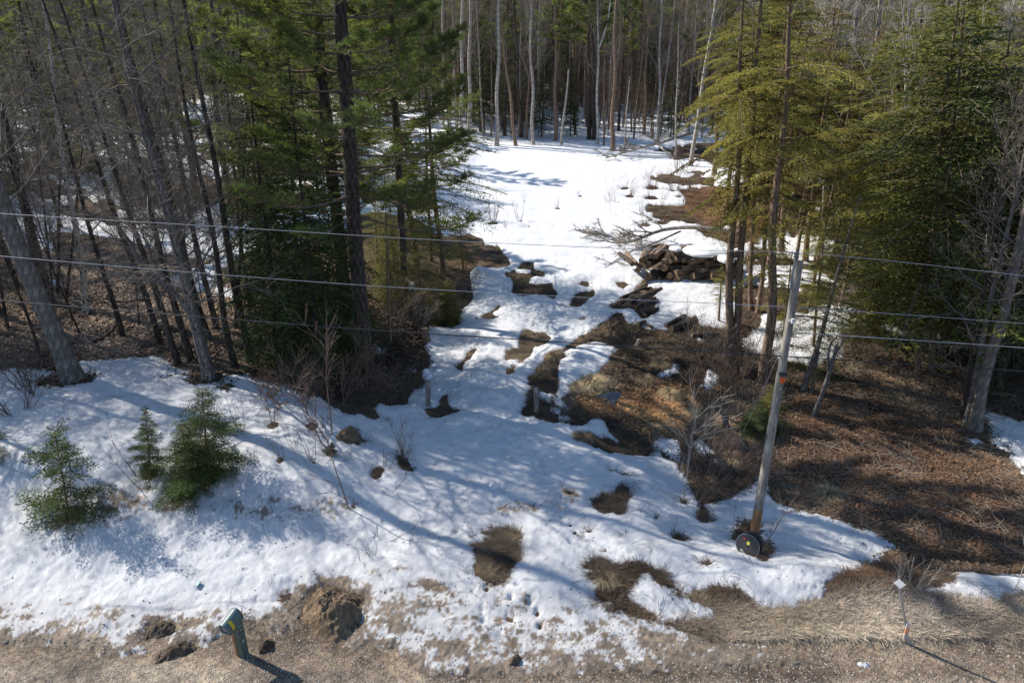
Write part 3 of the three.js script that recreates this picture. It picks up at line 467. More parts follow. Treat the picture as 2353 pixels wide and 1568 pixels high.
function tree(o) {
  treeSeed++;
  const b = o.at || G(...o.b), w = o.w / FOC * depthOf(b), top = o.p ? onPlane(o.p[0], o.p[1], b.z - (o.dz || 0)) : b.clone().add(UP), dir = top.clone().sub(b).normalize();
  const g = thing(o.n || 'bare_tree', b, o.l, o.c || 'tree', o.g);
  g.quaternion.setFromUnitVectors(UP, dir);
  part('trunk', trunkGeo(o.h, w / 2, treeSeed, o.t), mBark[o.bark || 'grey'], g);
  for (const k of [].concat(o.k || [])) crownOn(g, k, o.h, o.cw || 1, o.tw, o.leaf);
  if (o.limbs) for (const l of o.limbs) {                            // limbs: pixel paths with a width, in the upright plane of the trunk
    g.updateMatrixWorld(true);
    const pts = []; for (let i = 1; i < l.length; i += 2) pts.push(g.worldToLocal(onPlane(l[i], l[i + 1], b.z)));
    const c = new THREE.CatmullRomCurve3(pts).getPoints(14), r0 = l[0] / FOC * depthOf(b) / 2;
    part('limb', new Bag().tube(c, c.map((_, i) => r0 * (1 - 0.6 * i / 14)), 7, [1, 1, 1], 0.7).geo(), mBark[o.bark || 'grey'], g);
  }
  return g;
}
const T = (l, b, p, w, h, bark, k, x = {}) => tree({ l, b, p, w, h, bark, k, ...x });
// west side, beside and behind the snowy bank
T('thick smooth grey trunk leaning outward, its foot in a thawed ring on the snow', [166, 872], [10, 482], 40, 18, 'grey', 'bareTall', { cw: 1.1, t: { wig: 0.15, taper: 0.55 } });
T('pale grey trunk with dark blotches rising from the snow edge, behind the twin saplings', [483, 872], [391, 514], 27, 17, 'spotted', ['bareWide', 'bareTwiggy'], { cw: 0.95, t: { wig: 0.3, taper: 0.7 }, limbs: [[14, 455, 760, 425, 700, 380, 655, 335, 625, 300, 560, 255, 500]] });
T('slim dark trunk at the snow edge, beside the blotched pale trunk', [439, 834], [358, 535], 16, 16, 'dark', 'bareTwiggy', { cw: 0.8 });
T('dark mossy trunk second from the blotched pale trunk, bare twigs high up', [411, 840], [304, 514], 15, 15, 'dark', 'bareTwiggy', { cw: 0.8 });
T('leaning dark trunk rooted in dry leaves behind the snow edge pair', [368, 792], [280, 535], 14, 15, 'dark', 'bareThin', { cw: 1 });
T('thin leaning trunk standing alone in the sunlit dry leaves', [281, 774], [206, 514], 12, 13, 'dark', 'bareThin', { cw: 1.1 });
T('white birch trunk in the leaf litter, dark at its foot', [199, 720], [169, 514], 15, 15, 'birch', 'bareTall', { n: 'birch_tree', cw: 0.7 });
T('dark trunk of a close pair behind the thick smooth grey trunk, the thicker one', [115, 698], [66, 500], 18, 15, 'dark', 'bareTwiggy', { cw: 0.9 });
T('dark trunk of a close pair behind the thick smooth grey trunk, the thinner one', [97, 690], [58, 514], 11, 14, 'dark', 'bareThin');
T('slender grey pole between the dark pair and the white birch', [130, 676], [135, 520], 8, 12, 'dark', 'bareThin', { cw: 0.8 });
T('slender pole beside the white birch with a slight rightward lean', [152, 677], [168, 530], 7, 11, 'dark', 'bareThin', { cw: 0.8 });
T('dark trunk just behind the blotched pale trunk', [477, 779], [424, 582], 17, 15, 'dark', 'bareTwiggy', { cw: 0.8 });
T('crooked dark trunk at the snow edge between the blotched trunk and the hemlocks', [541, 844], [492, 582], 15, 14, 'dark', 'bareTwiggy', { cw: 0.75, t: { wig: 1.1 } });
T('straight black trunk against the dark hemlock thicket', [575, 835], [520, 535], 18, 16, 'dark', 'bareTall', { cw: 0.7 });
T('dark pole in the dry leaves behind the crooked trunk', [497, 758], [442, 514], 14, 15, 'dark', 'bareTwiggy', { cw: 0.8 });
T('forked dark sapling trunk near the hemlock thicket', [541, 752], [548, 616], 10, 11, 'dark', 'bareThin');
T('slim dark pole touching the hemlock thicket, in front of snow patches', [574, 726], [560, 599], 9, 12, 'dark', 'bareThin');
T('thin leaning stem by the frame edge behind the thick smooth trunk', [98, 843], [7, 582], 8, 9, 'dark', 'bareThin', { t: { wig: 0.8 } });
T('thin stem at the frame edge in the shaded leaves', [18, 757], [0, 650], 8, 9, 'dark', 'bareThin');
T('thin upright stem beside the thick smooth trunk, in sunlit leaves', [128, 752], [116, 640], 6, 8, 'dark', 'bareThin');
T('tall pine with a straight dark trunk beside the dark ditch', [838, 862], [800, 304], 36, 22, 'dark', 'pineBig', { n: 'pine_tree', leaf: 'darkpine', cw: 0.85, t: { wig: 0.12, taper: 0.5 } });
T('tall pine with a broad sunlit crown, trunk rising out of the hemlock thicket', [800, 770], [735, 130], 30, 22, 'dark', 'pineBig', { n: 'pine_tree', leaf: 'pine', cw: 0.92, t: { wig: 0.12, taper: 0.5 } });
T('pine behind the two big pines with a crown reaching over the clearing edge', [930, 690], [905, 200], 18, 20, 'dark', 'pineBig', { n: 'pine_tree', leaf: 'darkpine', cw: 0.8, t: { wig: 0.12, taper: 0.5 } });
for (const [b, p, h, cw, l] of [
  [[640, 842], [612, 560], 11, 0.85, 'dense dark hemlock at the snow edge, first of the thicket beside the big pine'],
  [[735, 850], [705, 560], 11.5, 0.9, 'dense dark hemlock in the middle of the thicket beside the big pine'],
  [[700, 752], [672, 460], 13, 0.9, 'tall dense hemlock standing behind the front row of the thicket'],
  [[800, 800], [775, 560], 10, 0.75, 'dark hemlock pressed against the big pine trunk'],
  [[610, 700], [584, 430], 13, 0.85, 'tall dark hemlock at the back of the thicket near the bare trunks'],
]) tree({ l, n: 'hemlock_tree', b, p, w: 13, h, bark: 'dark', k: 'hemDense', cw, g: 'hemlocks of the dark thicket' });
T('open hemlock with layered sprays over the driveway edge, thicker trunk', [956, 612], [921, 337], 15, 13.5, 'brown', 'hemOpen', { n: 'hemlock_tree', leaf: 'bright', cw: 1.05 });
T('open hemlock with layered sprays reaching over the snowy clearing', [1017, 628], [989, 337], 13, 13, 'brown', 'hemOpen', { n: 'hemlock_tree', leaf: 'bright', cw: 1.2 });
T('thin dead-looking hemlock between the two open hemlocks', [990, 600], [979, 337], 8, 11, 'brown', 'hemOpen', { n: 'hemlock_tree', leaf: 'hemlock', cw: 0.6 });
T('young hemlock with bright fans of needles by the driveway edge', [900, 700], [893, 600], 9, 4.6, 'brown', 'hemDense', { n: 'hemlock_tree', leaf: 'bright', cw: 1.4 });
for (const [b, h, l] of [[[872, 645], 4.2, 'young bright hemlock behind the big pine trunk, on the brown slope'], [[968, 690], 3.2, 'young bright hemlock on the brown slope below the open hemlocks'], [[1062, 618], 3.0, 'young bright hemlock at the tip of the brown slope by the driveway'], [[905, 600], 4.5, 'young bright hemlock at the clearing side of the brown slope'], [[1010, 740], 2.4, 'low hemlock clump right above the weathered stump']]) tree({ l, n: 'hemlock_tree', b, p: [b[0] - 4, b[1] - 60], w: 6, h, bark: 'brown', k: 'hemOpen', cw: 1.6, leaf: 'bright', g: 'young hemlocks on the brown slope' });
T('low drooping hemlock bough clump over the dark ditch bank', [1035, 745], [1032, 700], 7, 2.6, 'brown', 'hemDense', { n: 'hemlock_tree', leaf: 'bright', cw: 1.5 });
T('leafless sapling with a pale stem between the big pine and the fence post', [897, 790], [888, 560], 6, 8.5, 'brown', 'bareThin', { cw: 0.7, tw: 'brown' });
for (const [b, h] of [[[-210, 815], 13], [[-420, 770], 15], [[-110, 735], 13], [[-330, 905], 12]]) tree({ l: 'hemlock at the snow edge just outside the west frame edge', n: 'hemlock_tree', b, p: [b[0] - 60, b[1] - 200], w: 14, h, bark: 'dark', k: 'hemOpen', cw: 1.1, leaf: 'hemlock', g: 'hemlocks beyond the west frame edge' });
// trunks along the far edge of the clearing
const far = (l, b, p, w, h, bark, k, x) => T(l, b, p, w, h, bark, k, { g: x && x.g, ...x });
far('tall pale grey trunk at the far clearing edge, straight and branchless', [1141, 338], [1146, 0], 9, 25, 'pale', 'bareTall', { cw: 0.4, t: { taper: 0.45 } });
far('brown leaning trunk at the clearing edge right of the tall pale one', [1185, 337], [1161, 135], 8, 20, 'brown', 'deadPole', { tw: 'brown', cw: 0.8 });
far('dark twin trunk behind the leaning brown trunk, thicker one', [1198, 318], [1188, 135], 9, 22, 'dark', 'deadPole', { tw: 'brown' });
far('dark twin trunk behind the leaning brown trunk, thinner one', [1209, 322], [1214, 200], 6, 20, 'brown', 'deadPole', { tw: 'brown' });
far('trunk with brown foot and white upper stem, slightly kinked', [1225, 335], [1220, 100], 8, 24, 'pale', 'bareSteep', { cw: 0.5, t: { wig: 0.8 } });
far('first of two pale parallel trunks half hidden by the hemlock sprays', [1060, 318], [1061, 0], 8, 25, 'pale', 'bareTall', { cw: 0.4, t: { taper: 0.4 } });
far('second of two pale parallel trunks half hidden by the hemlock sprays', [1077, 318], [1080, 0], 8, 25, 'pale', 'bareTall', { cw: 0.4, t: { taper: 0.4 } });
far('white slender trunk glimpsed above the pine crown edge', [1018, 300], [1017, 0], 6, 24, 'pale', 'bareTall', { cw: 0.4, t: { taper: 0.4 } });
far('brown trunk close beside the pale parallel pair', [1104, 305], [1097, 186], 7, 19, 'brown', 'deadPole', { tw: 'brown' });
far('straight brown pine trunk with dead side twigs at the middle of the far edge', [1276, 326], [1277, 34], 9, 23, 'brown', ['deadPole', 'pineFar'], { n: 'pine_tree', tw: 'brown', leaf: 'pine', cw: 0.8, t: { taper: 0.5 } });
far('broken dead snag leaning beside the straight brown pine', [1289, 335], [1303, 192], 6, 9, 'pale', [], { n: 'dead_snag', t: { taper: 0.5 } });
far('thin pole left of the dark pine pair', [1321, 313], [1319, 220], 6, 15, 'brown', 'deadPole', { tw: 'brown', cw: 0.7 });
far('dark pine trunk of a close pair, the thinner', [1353, 322], [1354, 0], 9, 24, 'dark', 'pineFar', { n: 'pine_tree', leaf: 'darkpine' });
far('dark pine trunk of a close pair, the thicker, beside the white birch', [1365, 323], [1360, 0], 11, 25, 'dark', 'pineFar', { n: 'pine_tree', leaf: 'darkpine' });
far('white paper birch with a forking crown at the far clearing edge', [1372, 333], [1374, 60], 7, 20, 'birch', 'bareSteep', { n: 'birch_tree', cw: 0.5, limbs: [[4.5, 1376, 110, 1390, 70, 1400, 20, 1404, -30]] });
far('grey trunk forking high up, in front at the far clearing edge', [1407, 349], [1411, 186], 11, 17, 'brown', 'bareTall', { cw: 0.4, t: { taper: 0.5 }, limbs: [[7, 1414, 160, 1424, 110, 1425, 50, 1422, -30], [4, 1411, 90, 1420, 60, 1432, 45]] });
far('thin pole leaning beside the white birch foot', [1387, 337], [1388, 240], 5, 13, 'brown', 'deadPole', { tw: 'brown', cw: 0.6 });
far('broken pale snag with a pointed top at the far edge', [1434, 349], [1443, 223], 5, 8.5, 'pale', [], { n: 'dead_snag', t: { taper: 0.6 } });
far('greenish brown trunk behind the fallen poles', [1480, 311], [1485, 162], 7, 19, 'brown', 'deadPole', { tw: 'brown' });
far('pale leaning trunk near the fallen poles, forked high up', [1512, 333], [1516, 152], 8, 22, 'pale', 'bareSteep', { cw: 0.5 });
far('whitish dead stem standing in front of the fallen poles', [1551, 366], [1556, 189], 5, 14, 'pale', 'bareThin', { cw: 0.4 });
far('slim twiggy young tree with a yellowish stem behind the snag', [1451, 305], [1450, 120], 4, 16, 'brown', 'bareThin', { tw: 'brown', cw: 0.7 });
far('pale leaning birch trunk left of the yellow cedars', [1586, 383], [1645, 0], 10, 22, 'pale', 'bareSteep', { n: 'birch_tree', cw: 0.5, t: { wig: 0.3, taper: 0.5 } });
far('stump-like broken trunk near the clearing edge behind the log pile', [1499, 318], [1500, 292], 7, 2.2, 'brown', [], { n: 'dead_snag' });
// east side
T('yellow-green cedar with twin trunk beside the log pile, the front stem', [1687, 806], [1710, 514], 19, 17, 'brown', 'cedarB', { n: 'cedar_tree', leaf: 'cedar', cw: 0.85 });
T('yellow-green cedar with twin trunk beside the log pile, the rear stem', [1673, 806], [1686, 514], 20, 16, 'brown', 'cedarB', { n: 'cedar_tree', leaf: 'cedar', cw: 0.85 });
T('tall crooked cedar just left of the utility pole', [1754, 878], [1781, 514], 24, 17, 'brown', 'cedarA', { n: 'cedar_tree', leaf: 'cedar', cw: 0.91, t: { wig: 0.7 } });
T('slim cedar between the twin cedar and the crooked cedar', [1726, 712], [1727, 514], 12, 15, 'brown', 'cedarB', { n: 'cedar_tree', leaf: 'cedar', cw: 0.96 });
T('slim cedar close behind the crooked cedar', [1741, 718], [1760, 520], 12, 15, 'brown', 'cedarA', { n: 'cedar_tree', leaf: 'rust', cw: 0.75 });
T('golden cedar behind the log pile with a broad ragged crown', [1700, 520], [1722, 304], 14, 17, 'brown', 'cedarB', { n: 'cedar_tree', leaf: 'cedar', cw: 1.07 });
T('golden cedar behind the log pile, next to the leaning pale birch', [1672, 470], [1690, 250], 11, 15, 'brown', 'cedarA', { n: 'cedar_tree', leaf: 'cedar', cw: 1.07 });
T('rust-tinged cedar behind the top of the utility pole', [1850, 600], [1875, 380], 13, 15, 'brown', 'cedarB', { n: 'cedar_tree', leaf: 'rust', cw: 0.96 });
T('golden cedar at the clearing rim behind the leaning pale birch', [1640, 402], [1655, 200], 11, 16, 'brown', 'cedarB', { n: 'cedar_tree', leaf: 'cedar', cw: 1.07 });
T('yellow-green cedar behind the utility pole top, beside the slim cedars', [1795, 580], [1815, 330], 13, 16, 'brown', 'cedarA', { n: 'cedar_tree', leaf: 'cedar', cw: 1.07 });
T('ragged olive cedar over the thawed clearing rim', [1745, 430], [1762, 200], 12, 18, 'brown', 'cedarA', { n: 'cedar_tree', leaf: 'cedar', cw: 1.14 });
T('young yellow-green cedar with low sprays touching the middle of the utility pole', [1795, 842], [1808, 700], 8, 5.5, 'brown', 'cedarA', { n: 'cedar_tree', leaf: 'cedar', cw: 1.10 });
T('young yellow-green cedar in front of the east end of the log pile', [1652, 742], [1656, 650], 6, 3.2, 'brown', 'cedarA', { n: 'cedar_tree', leaf: 'cedar', cw: 1.20 });
T('young cedar with olive sprays at the snow edge behind the utility pole', [1868, 800], [1880, 680], 8, 6.5, 'brown', 'cedarA', { n: 'cedar_tree', leaf: 'bright', cw: 1.20 });
T('leaning young hemlock with sparse sprays right of the utility pole', [1846, 894], [1900, 714], 13, 8.5, 'grey', 'hemOpen', { n: 'hemlock_tree', leaf: 'bright', cw: 1.0 });
T('twisted lichen-spotted small trunk with a fork, right of the utility pole', [1871, 958], [1906, 838], 11, 3.2, 'spotted', [], { t: { wig: 1.3, taper: 0.3 }, limbs: [[8, 1903, 846, 1918, 815, 1933, 791, 1942, 760], [7, 1904, 846, 1904, 810, 1912, 784, 1925, 770]] });
T('short dead pole in the brush right of the utility pole', [1862, 900], [1880, 800], 8, 3.5, 'grey', 'bareThin', {});
T('dark trunk in the sunlit brush behind the swampy ground', [2018, 726], [2024, 560], 11, 12, 'brown', 'cedarB', { n: 'cedar_tree', leaf: 'cedar', cw: 1.07 });
T('grey hemlock trunk with mossy foot, first of the pair behind the ditch', [2107, 853], [2120, 734], 15, 17, 'brown', 'hemDense2', { n: 'hemlock_tree', cw: 1.15, leaf: 'bright' });
T('grey hemlock trunk with mossy foot, second of the pair behind the ditch', [2139, 853], [2150, 734], 14, 15, 'brown', 'hemDense2', { n: 'hemlock_tree', cw: 1.15 });
T('thick leaning trunk of the three-stem clump by the east snow patch', [2240, 986], [2338, 565], 27, 15, 'grey', 'bareTall', { cw: 0.8, t: { wig: 0.3 } });
T('middle stem of the three-stem clump by the east snow patch', [2219, 972], [2300, 590], 15, 14, 'grey', 'bareThin', { cw: 0.9, t: { wig: 0.6 } });
T('thinnest stem of the three-stem clump by the east snow patch', [2209, 968], [2268, 616], 10, 13, 'dark', 'bareThin', { cw: 1 });
T('dark hemlock trunk behind the three-stem clump at the frame edge', [2290, 885], [2350, 640], 20, 15, 'dark', 'hemDense2', { n: 'hemlock_tree', cw: 0.9 });
T('grey bare trunk rising steeply behind the rust-tinged cedar', [1927, 470], [1967, 67], 13, 20, 'pale', 'bareSteep', { cw: 0.7, t: { taper: 0.5 } });
T('bare trunk with torn bark right of the rust-tinged cedar', [1962, 500], [2020, 20], 12, 20, 'pale', 'bareSteep', { cw: 0.7, t: { taper: 0.5, wig: 0.6 } });
T('thin pale stem close to the torn-bark trunk', [1978, 480], [1994, 202], 7, 15, 'pale', 'bareThin', { cw: 0.9, tw: 'pale' });
T('pale curving trunk against the dense green hemlocks', [2115, 420], [2058, 70], 9, 20, 'pale', 'bareThin', { cw: 0.7, tw: 'pale', t: { wig: 1.2 } });
T('pale tree forking into a fan of upright limbs among the hemlocks', [2150, 480], [2172, 165], 9, 14, 'pale', 'bareSteep', { cw: 0.8, tw: 'pale', limbs: [[6, 2170, 200, 2166, 120, 2163, 0, 2165, -60], [5.5, 2172, 180, 2180, 80, 2176, -40], [5, 2173, 170, 2205, 90, 2257, 15, 2290, -40], [4, 2185, 130, 2200, 60, 2215, -30]] });
T('pale bare trunk with steep limbs, in front of the sunlit hemlocks', [2062, 705], [2078, 300], 9, 16, 'pale', 'bareSteep', { cw: 0.75, tw: 'pale' });
T('pale bare tree in front of the dense hemlock row, between forked pale tree and clump', [2205, 770], [2240, 300], 9, 15, 'pale', 'bareWide', { cw: 0.6, tw: 'pale' });
T('pale crooked bare tree at the east frame edge', [2300, 720], [2345, 250], 9, 16, 'pale', 'bareSteep', { cw: 0.7, tw: 'pale', t: { wig: 1 } });
T('bare grey tree with fine upright limbs behind the rust-tinged cedar', [1890, 520], [1915, 120], 9, 18, 'pale', 'bareSteep', { cw: 0.9, tw: 'pale' });
for (const [b, p, h, cw, lf, k, l] of [
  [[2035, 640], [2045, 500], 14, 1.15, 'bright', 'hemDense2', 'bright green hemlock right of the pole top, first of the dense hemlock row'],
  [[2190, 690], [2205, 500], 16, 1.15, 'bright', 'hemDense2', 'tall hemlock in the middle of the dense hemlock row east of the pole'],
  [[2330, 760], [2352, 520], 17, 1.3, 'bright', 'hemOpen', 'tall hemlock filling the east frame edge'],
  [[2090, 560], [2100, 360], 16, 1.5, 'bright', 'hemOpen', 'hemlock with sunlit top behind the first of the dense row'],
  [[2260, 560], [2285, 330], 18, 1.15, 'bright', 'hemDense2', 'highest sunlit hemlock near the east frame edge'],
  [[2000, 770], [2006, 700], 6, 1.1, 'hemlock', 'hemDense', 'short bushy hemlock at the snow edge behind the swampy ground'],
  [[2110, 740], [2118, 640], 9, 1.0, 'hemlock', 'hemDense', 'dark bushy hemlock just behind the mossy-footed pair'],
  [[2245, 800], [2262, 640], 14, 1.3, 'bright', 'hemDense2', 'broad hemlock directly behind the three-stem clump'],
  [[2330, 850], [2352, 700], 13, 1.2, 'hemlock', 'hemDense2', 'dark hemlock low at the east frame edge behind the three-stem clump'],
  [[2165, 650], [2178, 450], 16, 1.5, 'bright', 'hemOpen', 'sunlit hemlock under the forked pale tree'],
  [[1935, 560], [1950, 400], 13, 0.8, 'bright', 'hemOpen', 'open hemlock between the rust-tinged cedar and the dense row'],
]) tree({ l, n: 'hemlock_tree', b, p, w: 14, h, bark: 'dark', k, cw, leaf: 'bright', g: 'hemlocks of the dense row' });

// ---------- the woods behind: many of a few kinds ----------
{
  const lf = ['cedar', 'bright', 'cedar', 'rust', 'cedar', 'bright'], wh = ['left of the pole top', 'just right of the pole top', 'between pole and leaning young hemlock', 'above the leaning young hemlock', 'above the twisted small trunk', 'before the dense hemlock row'];
  [[1762, 622, 15], [1818, 645, 14], [1858, 705, 12], [1905, 625, 14], [1930, 705, 12], [1975, 655, 14], [1832, 525, 16], [1890, 460, 16], [1955, 520, 16], [2012, 590, 14], [1788, 500, 17], [1720, 600, 15], [1990, 470, 17], [1870, 610, 13]].forEach(([x, y, h], i) =>
    tree({ l: (lf[i % 6] === 'bright' ? 'slim green cedar ' : lf[i % 6] === 'rust' ? 'slim rusty cedar ' : 'slim yellow-green cedar ') + wh[x < 1800 ? 0 : x < 1850 ? 1 : x < 1880 ? 2 : x < 1920 ? 3 : x < 1965 ? 4 : 5] + (y > 615 ? ', nearer row' : ', farther row'), n: 'cedar_tree', b: [x, y], p: [x + (x - 1176) * 0.06, y - 200], w: y > 615 ? 9 : 8, h, bark: 'brown', k: i % 2 ? 'cedarB' : 'cedarA', cw: 1.15, leaf: lf[i % 6], g: 'slim cedars behind the utility pole' }));
}
const inPoly = (p, x, y) => { let c = false; for (let i = 0, j = p.length - 2; i < p.length; j = i, i += 2) if ((p[j + 1] > y) !== (p[i + 1] > y) && x < ((p[i] - p[j]) * (y - p[j + 1])) / (p[i + 1] - p[j + 1]) + p[j]) c = !c; return c; };
function scatter(seed, poly, n, gap, fn) {
  const r = rngOf(seed), xs = poly.filter((_, i) => i % 2 === 0), ys = poly.filter((_, i) => i % 2), x0 = Math.min(...xs), x1 = Math.max(...xs), y0 = Math.min(...ys), y1 = Math.max(...ys), got = [];
  for (let i = 0; i < n * 30 && got.length < n; i++) { const x = mix(x0, x1, r()), y = mix(y0, y1, r()); if (!inPoly(poly, x, y)) continue; const p = G(x, y); if (got.some(q => (q.x - p.x) ** 2 + (q.z - p.z) ** 2 < gap * gap)) continue; got.push(p); fn(p, r); }
}
const kinds = {};
function where(p, group) {                                           // what a tree of the woods stands behind, read from its own place
  const k = FOC / depthOf(p), px = 1176 + p.x * k, d = -p.z;
  if (group === CW) return (d > 108 ? ', deep ' : ', near the edge ') + (px < 1160 ? 'behind the hemlock sprays' : px < 1250 ? 'behind the leaning brown trunk' : px < 1340 ? 'behind the straight brown pine' : px < 1440 ? 'behind the white birch' : 'behind the fallen poles');
  if (group === LW) return (d > 55 ? ', far ' : ', close ') + (px < 180 ? 'behind the frame-edge trunks' : px < 400 ? 'behind the white birch' : px < 570 ? 'behind the blotched pale trunk' : 'behind the big pines');
  return (d > 60 ? ', far ' : ', close ') + (px < 1900 ? 'behind the yellow cedars' : px < 2080 ? 'behind the torn-bark trunk' : px < 2220 ? 'behind the forked pale tree' : 'behind the three-stem clump');
}
function wood(key, p, r, { name, label, group, bark, crown, leaf, tw, h, rad, lean = 0.04, cw = 1 }) {
  let proto = kinds[key]; const first = !proto;
  if (first) { treeSeed++; proto = kinds[key] = thing(name, p, label, 'tree', group); part('trunk', trunkGeo(16, rad, treeSeed, { wig: 0.5, sides: 7 }), mBark[bark], proto); for (const k of [].concat(crown)) crownOn(proto, k, 16, cw, tw, leaf); }
  const t = first ? proto : named(proto.clone(), name); t.userData = { label: label + where(p, group), category: 'tree', group }; if (!first) scene.add(t);
  const s = mix(h[0], h[1], r()) / 16, w = s * mix(0.85, 1.2, r()); t.position.copy(p); t.position.y -= 0.1; t.scale.set(w, s, w);
  t.quaternion.setFromUnitVectors(UP, V((r() - 0.5) * lean * 2, 1, (r() - 0.5) * lean * 2).normalize()).multiply(new THREE.Quaternion().setFromAxisAngle(UP, r() * 6.28));
}
const CW = 'trees of the wood behind the clearing', LW = 'trees of the wood on the west side', RW = 'trees of the wood on the east side';
const KIND = {
  poleA: { name: 'dead_pole_tree', label: 'slender brown pole tree with dead twigs', group: CW, bark: 'brown', crown: 'deadPole', tw: 'red', h: [13, 20], rad: 0.11, cw: 0.9 },
  poleB: { name: 'dead_pole_tree', label: 'dark pole tree with a small green top', group: CW, bark: 'dark', crown: ['deadPole', 'pineFar'], tw: 'red', leaf: 'pine', h: [17, 24], rad: 0.16, cw: 0.8 },
  grayC: { name: 'bare_tree', label: 'leafless grey tree in the wood', group: CW, bark: 'pale', crown: 'bareTall', h: [16, 23], rad: 0.13, cw: 0.8 },
  thinC: { name: 'bare_tree', label: 'thin leafless young tree', group: CW, bark: 'brown', crown: 'bareThin', tw: 'brown', h: [8, 14], rad: 0.08, cw: 0.8 },
  pineC: { name: 'pine_tree', label: 'pine with a high green crown', group: CW, bark: 'dark', crown: 'pineFar', leaf: 'pine', h: [18, 25], rad: 0.2 },
  firC: { name: 'fir_tree', label: 'dark green fir', group: CW, bark: 'dark', crown: 'farFir', leaf: 'hemlock', h: [9, 16], rad: 0.14 },
  twigL: { name: 'bare_tree', label: 'leafless twiggy tree', group: LW, bark: 'dark', crown: 'bareTwiggy', h: [11, 17], rad: 0.13, lean: 0.1 },
  thinL: { name: 'bare_tree', label: 'thin leafless dark tree', group: LW, bark: 'dark', crown: 'bareThin', tw: 'grey', h: [7, 12], rad: 0.07, lean: 0.14 },
  hemL: { name: 'hemlock_tree', label: 'open green hemlock', group: LW, bark: 'dark', crown: 'hemOpen', leaf: 'bright', h: [9, 15], rad: 0.14, cw: 1.1 },
  denseL: { name: 'hemlock_tree', label: 'dense dark hemlock', group: LW, bark: 'dark', crown: 'hemDense', leaf: 'hemlock', h: [10, 16], rad: 0.16, cw: 0.9 },
  pineL: { name: 'pine_tree', label: 'pine with a high crown', group: LW, bark: 'dark', crown: 'pineFar', leaf: 'pine', h: [17, 23], rad: 0.2 },
  hemR: { name: 'hemlock_tree', label: 'dense green hemlock', group: RW, bark: 'dark', crown: 'hemDense2', leaf: 'bright', h: [12, 19], rad: 0.17, cw: 1.1 },
  cedR: { name: 'cedar_tree', label: 'ragged yellow-green cedar', group: RW, bark: 'brown', crown: 'cedarB', leaf: 'cedar', h: [11, 17], rad: 0.14, cw: 1.1 },
  rustR: { name: 'cedar_tree', label: 'rust-brown cedar', group: RW, bark: 'brown', crown: 'cedarA', leaf: 'rust', h: [10, 15], rad: 0.13, cw: 0.8 },
  steepR: { name: 'bare_tree', label: 'pale leafless tree with steep limbs', group: RW, bark: 'pale', crown: 'bareSteep', tw: 'pale', h: [13, 20], rad: 0.13, lean: 0.12 },
  thinR: { name: 'bare_tree', label: 'thin pale leafless tree', group: RW, bark: 'pale', crown: 'bareThin', tw: 'pale', h: [8, 14], rad: 0.08, lean: 0.14 },
};
const pick = (r, list) => { let q = r(); for (const [k, w] of list) { if ((q -= w) <= 0) return k; } return list[0][0]; };
const plant = (seed, poly, n, gap, list) => scatter(seed, poly, n, gap, (p, r) => { const k = pick(r, list); wood(k, p, r, KIND[k]); });
plant(41, [1030, 300, 1130, 322, 1640, 322, 1660, 262, 1010, 262], 130, 0.8, [['poleA', 0.42], ['grayC', 0.12], ['thinC', 0.3], ['poleB', 0.1], ['firC', 0.06]]);
plant(42, [900, 262, 1750, 262, 1750, 222, 900, 222], 210, 1.0, [['poleA', 0.36], ['poleB', 0.2], ['grayC', 0.16], ['pineC', 0.14], ['thinC', 0.06], ['firC', 0.08]]);
plant(43, [-500, 500, -500, 300, 900, 290, 860, 400, 560, 520, 0, 540], 92, 1.8, [['twigL', 0.24], ['thinL', 0.18], ['hemL', 0.32], ['denseL', 0.1], ['pineL', 0.16]]);
plant(44, [-500, 760, -500, 540, 560, 545, 600, 640, 250, 800], 26, 1.5, [['thinL', 0.72], ['twigL', 0.18], ['hemL', 0.1]]);
plant(45, [-500, 300, 900, 290, 900, 235, -500, 235], 75, 2, [['twigL', 0.28], ['hemL', 0.22], ['denseL', 0.2], ['pineL', 0.3]]);
plant(46, [1700, 460, 1690, 330, 2900, 300, 2900, 560, 1900, 540], 105, 1.7, [['hemR', 0.38], ['cedR', 0.17], ['rustR', 0.07], ['steepR', 0.26], ['thinR', 0.12]]);
plant(47, [1690, 300, 2900, 300, 2900, 235, 1690, 235], 80, 2.2, [['hemR', 0.45], ['steepR', 0.33], ['cedR', 0.22]]);
plant(48, [2050, 560, 2900, 560, 2900, 900, 2400, 900, 2360, 700], 20, 2.0, [['hemR', 0.7], ['steepR', 0.15], ['thinR', 0.15]]);
plant(50, [1850, 540, 2500, 540, 2500, 760, 2000, 720, 1850, 640], 20, 1.3, [['steepR', 0.4], ['thinR', 0.6]]);
plant(49, [-900, 800, -900, 560, -60, 560, -30, 830], 8, 2.2, [['twigL', 0.7], ['hemL', 0.3]]);

// the far wooded hill, one mass
function hillWood(name, geo, n, seed, hs, cols, mat) {
  const r = rngOf(seed), m = named(new THREE.InstancedMesh(geo, mat, n), name), q = new THREE.Quaternion(), c = new THREE.Color();
  for (let i = 0; i < n; i++) { const d = 132 + 190 * r() * r() + 10 * r(), x = (r() * 2 - 1) * (0.86 * d + 25), s = mix(hs[0], hs[1], r()) / 14; q.setFromAxisAngle(UP, r() * 6.28); m.setMatrixAt(i, new THREE.Matrix4().compose(V(x, H(x, -d) - 0.2, -d), q, V(s, s * (0.9 + 0.3 * r()), s))); const k = 0.7 + 0.6 * r(); c.setRGB(cols[0] * k, cols[1] * k, cols[2] * k); m.setColorAt(i, c); }
  m.castShadow = m.receiveShadow = true; tag(m, null, null, null, 'stuff'); scene.add(m);
}
hillWood('distant_conifer_wood', P.farFir.fol, 900, 51, [11, 19], [0.075, 0.092, 0.036], leafMat(1, 1, 1, 0.25));
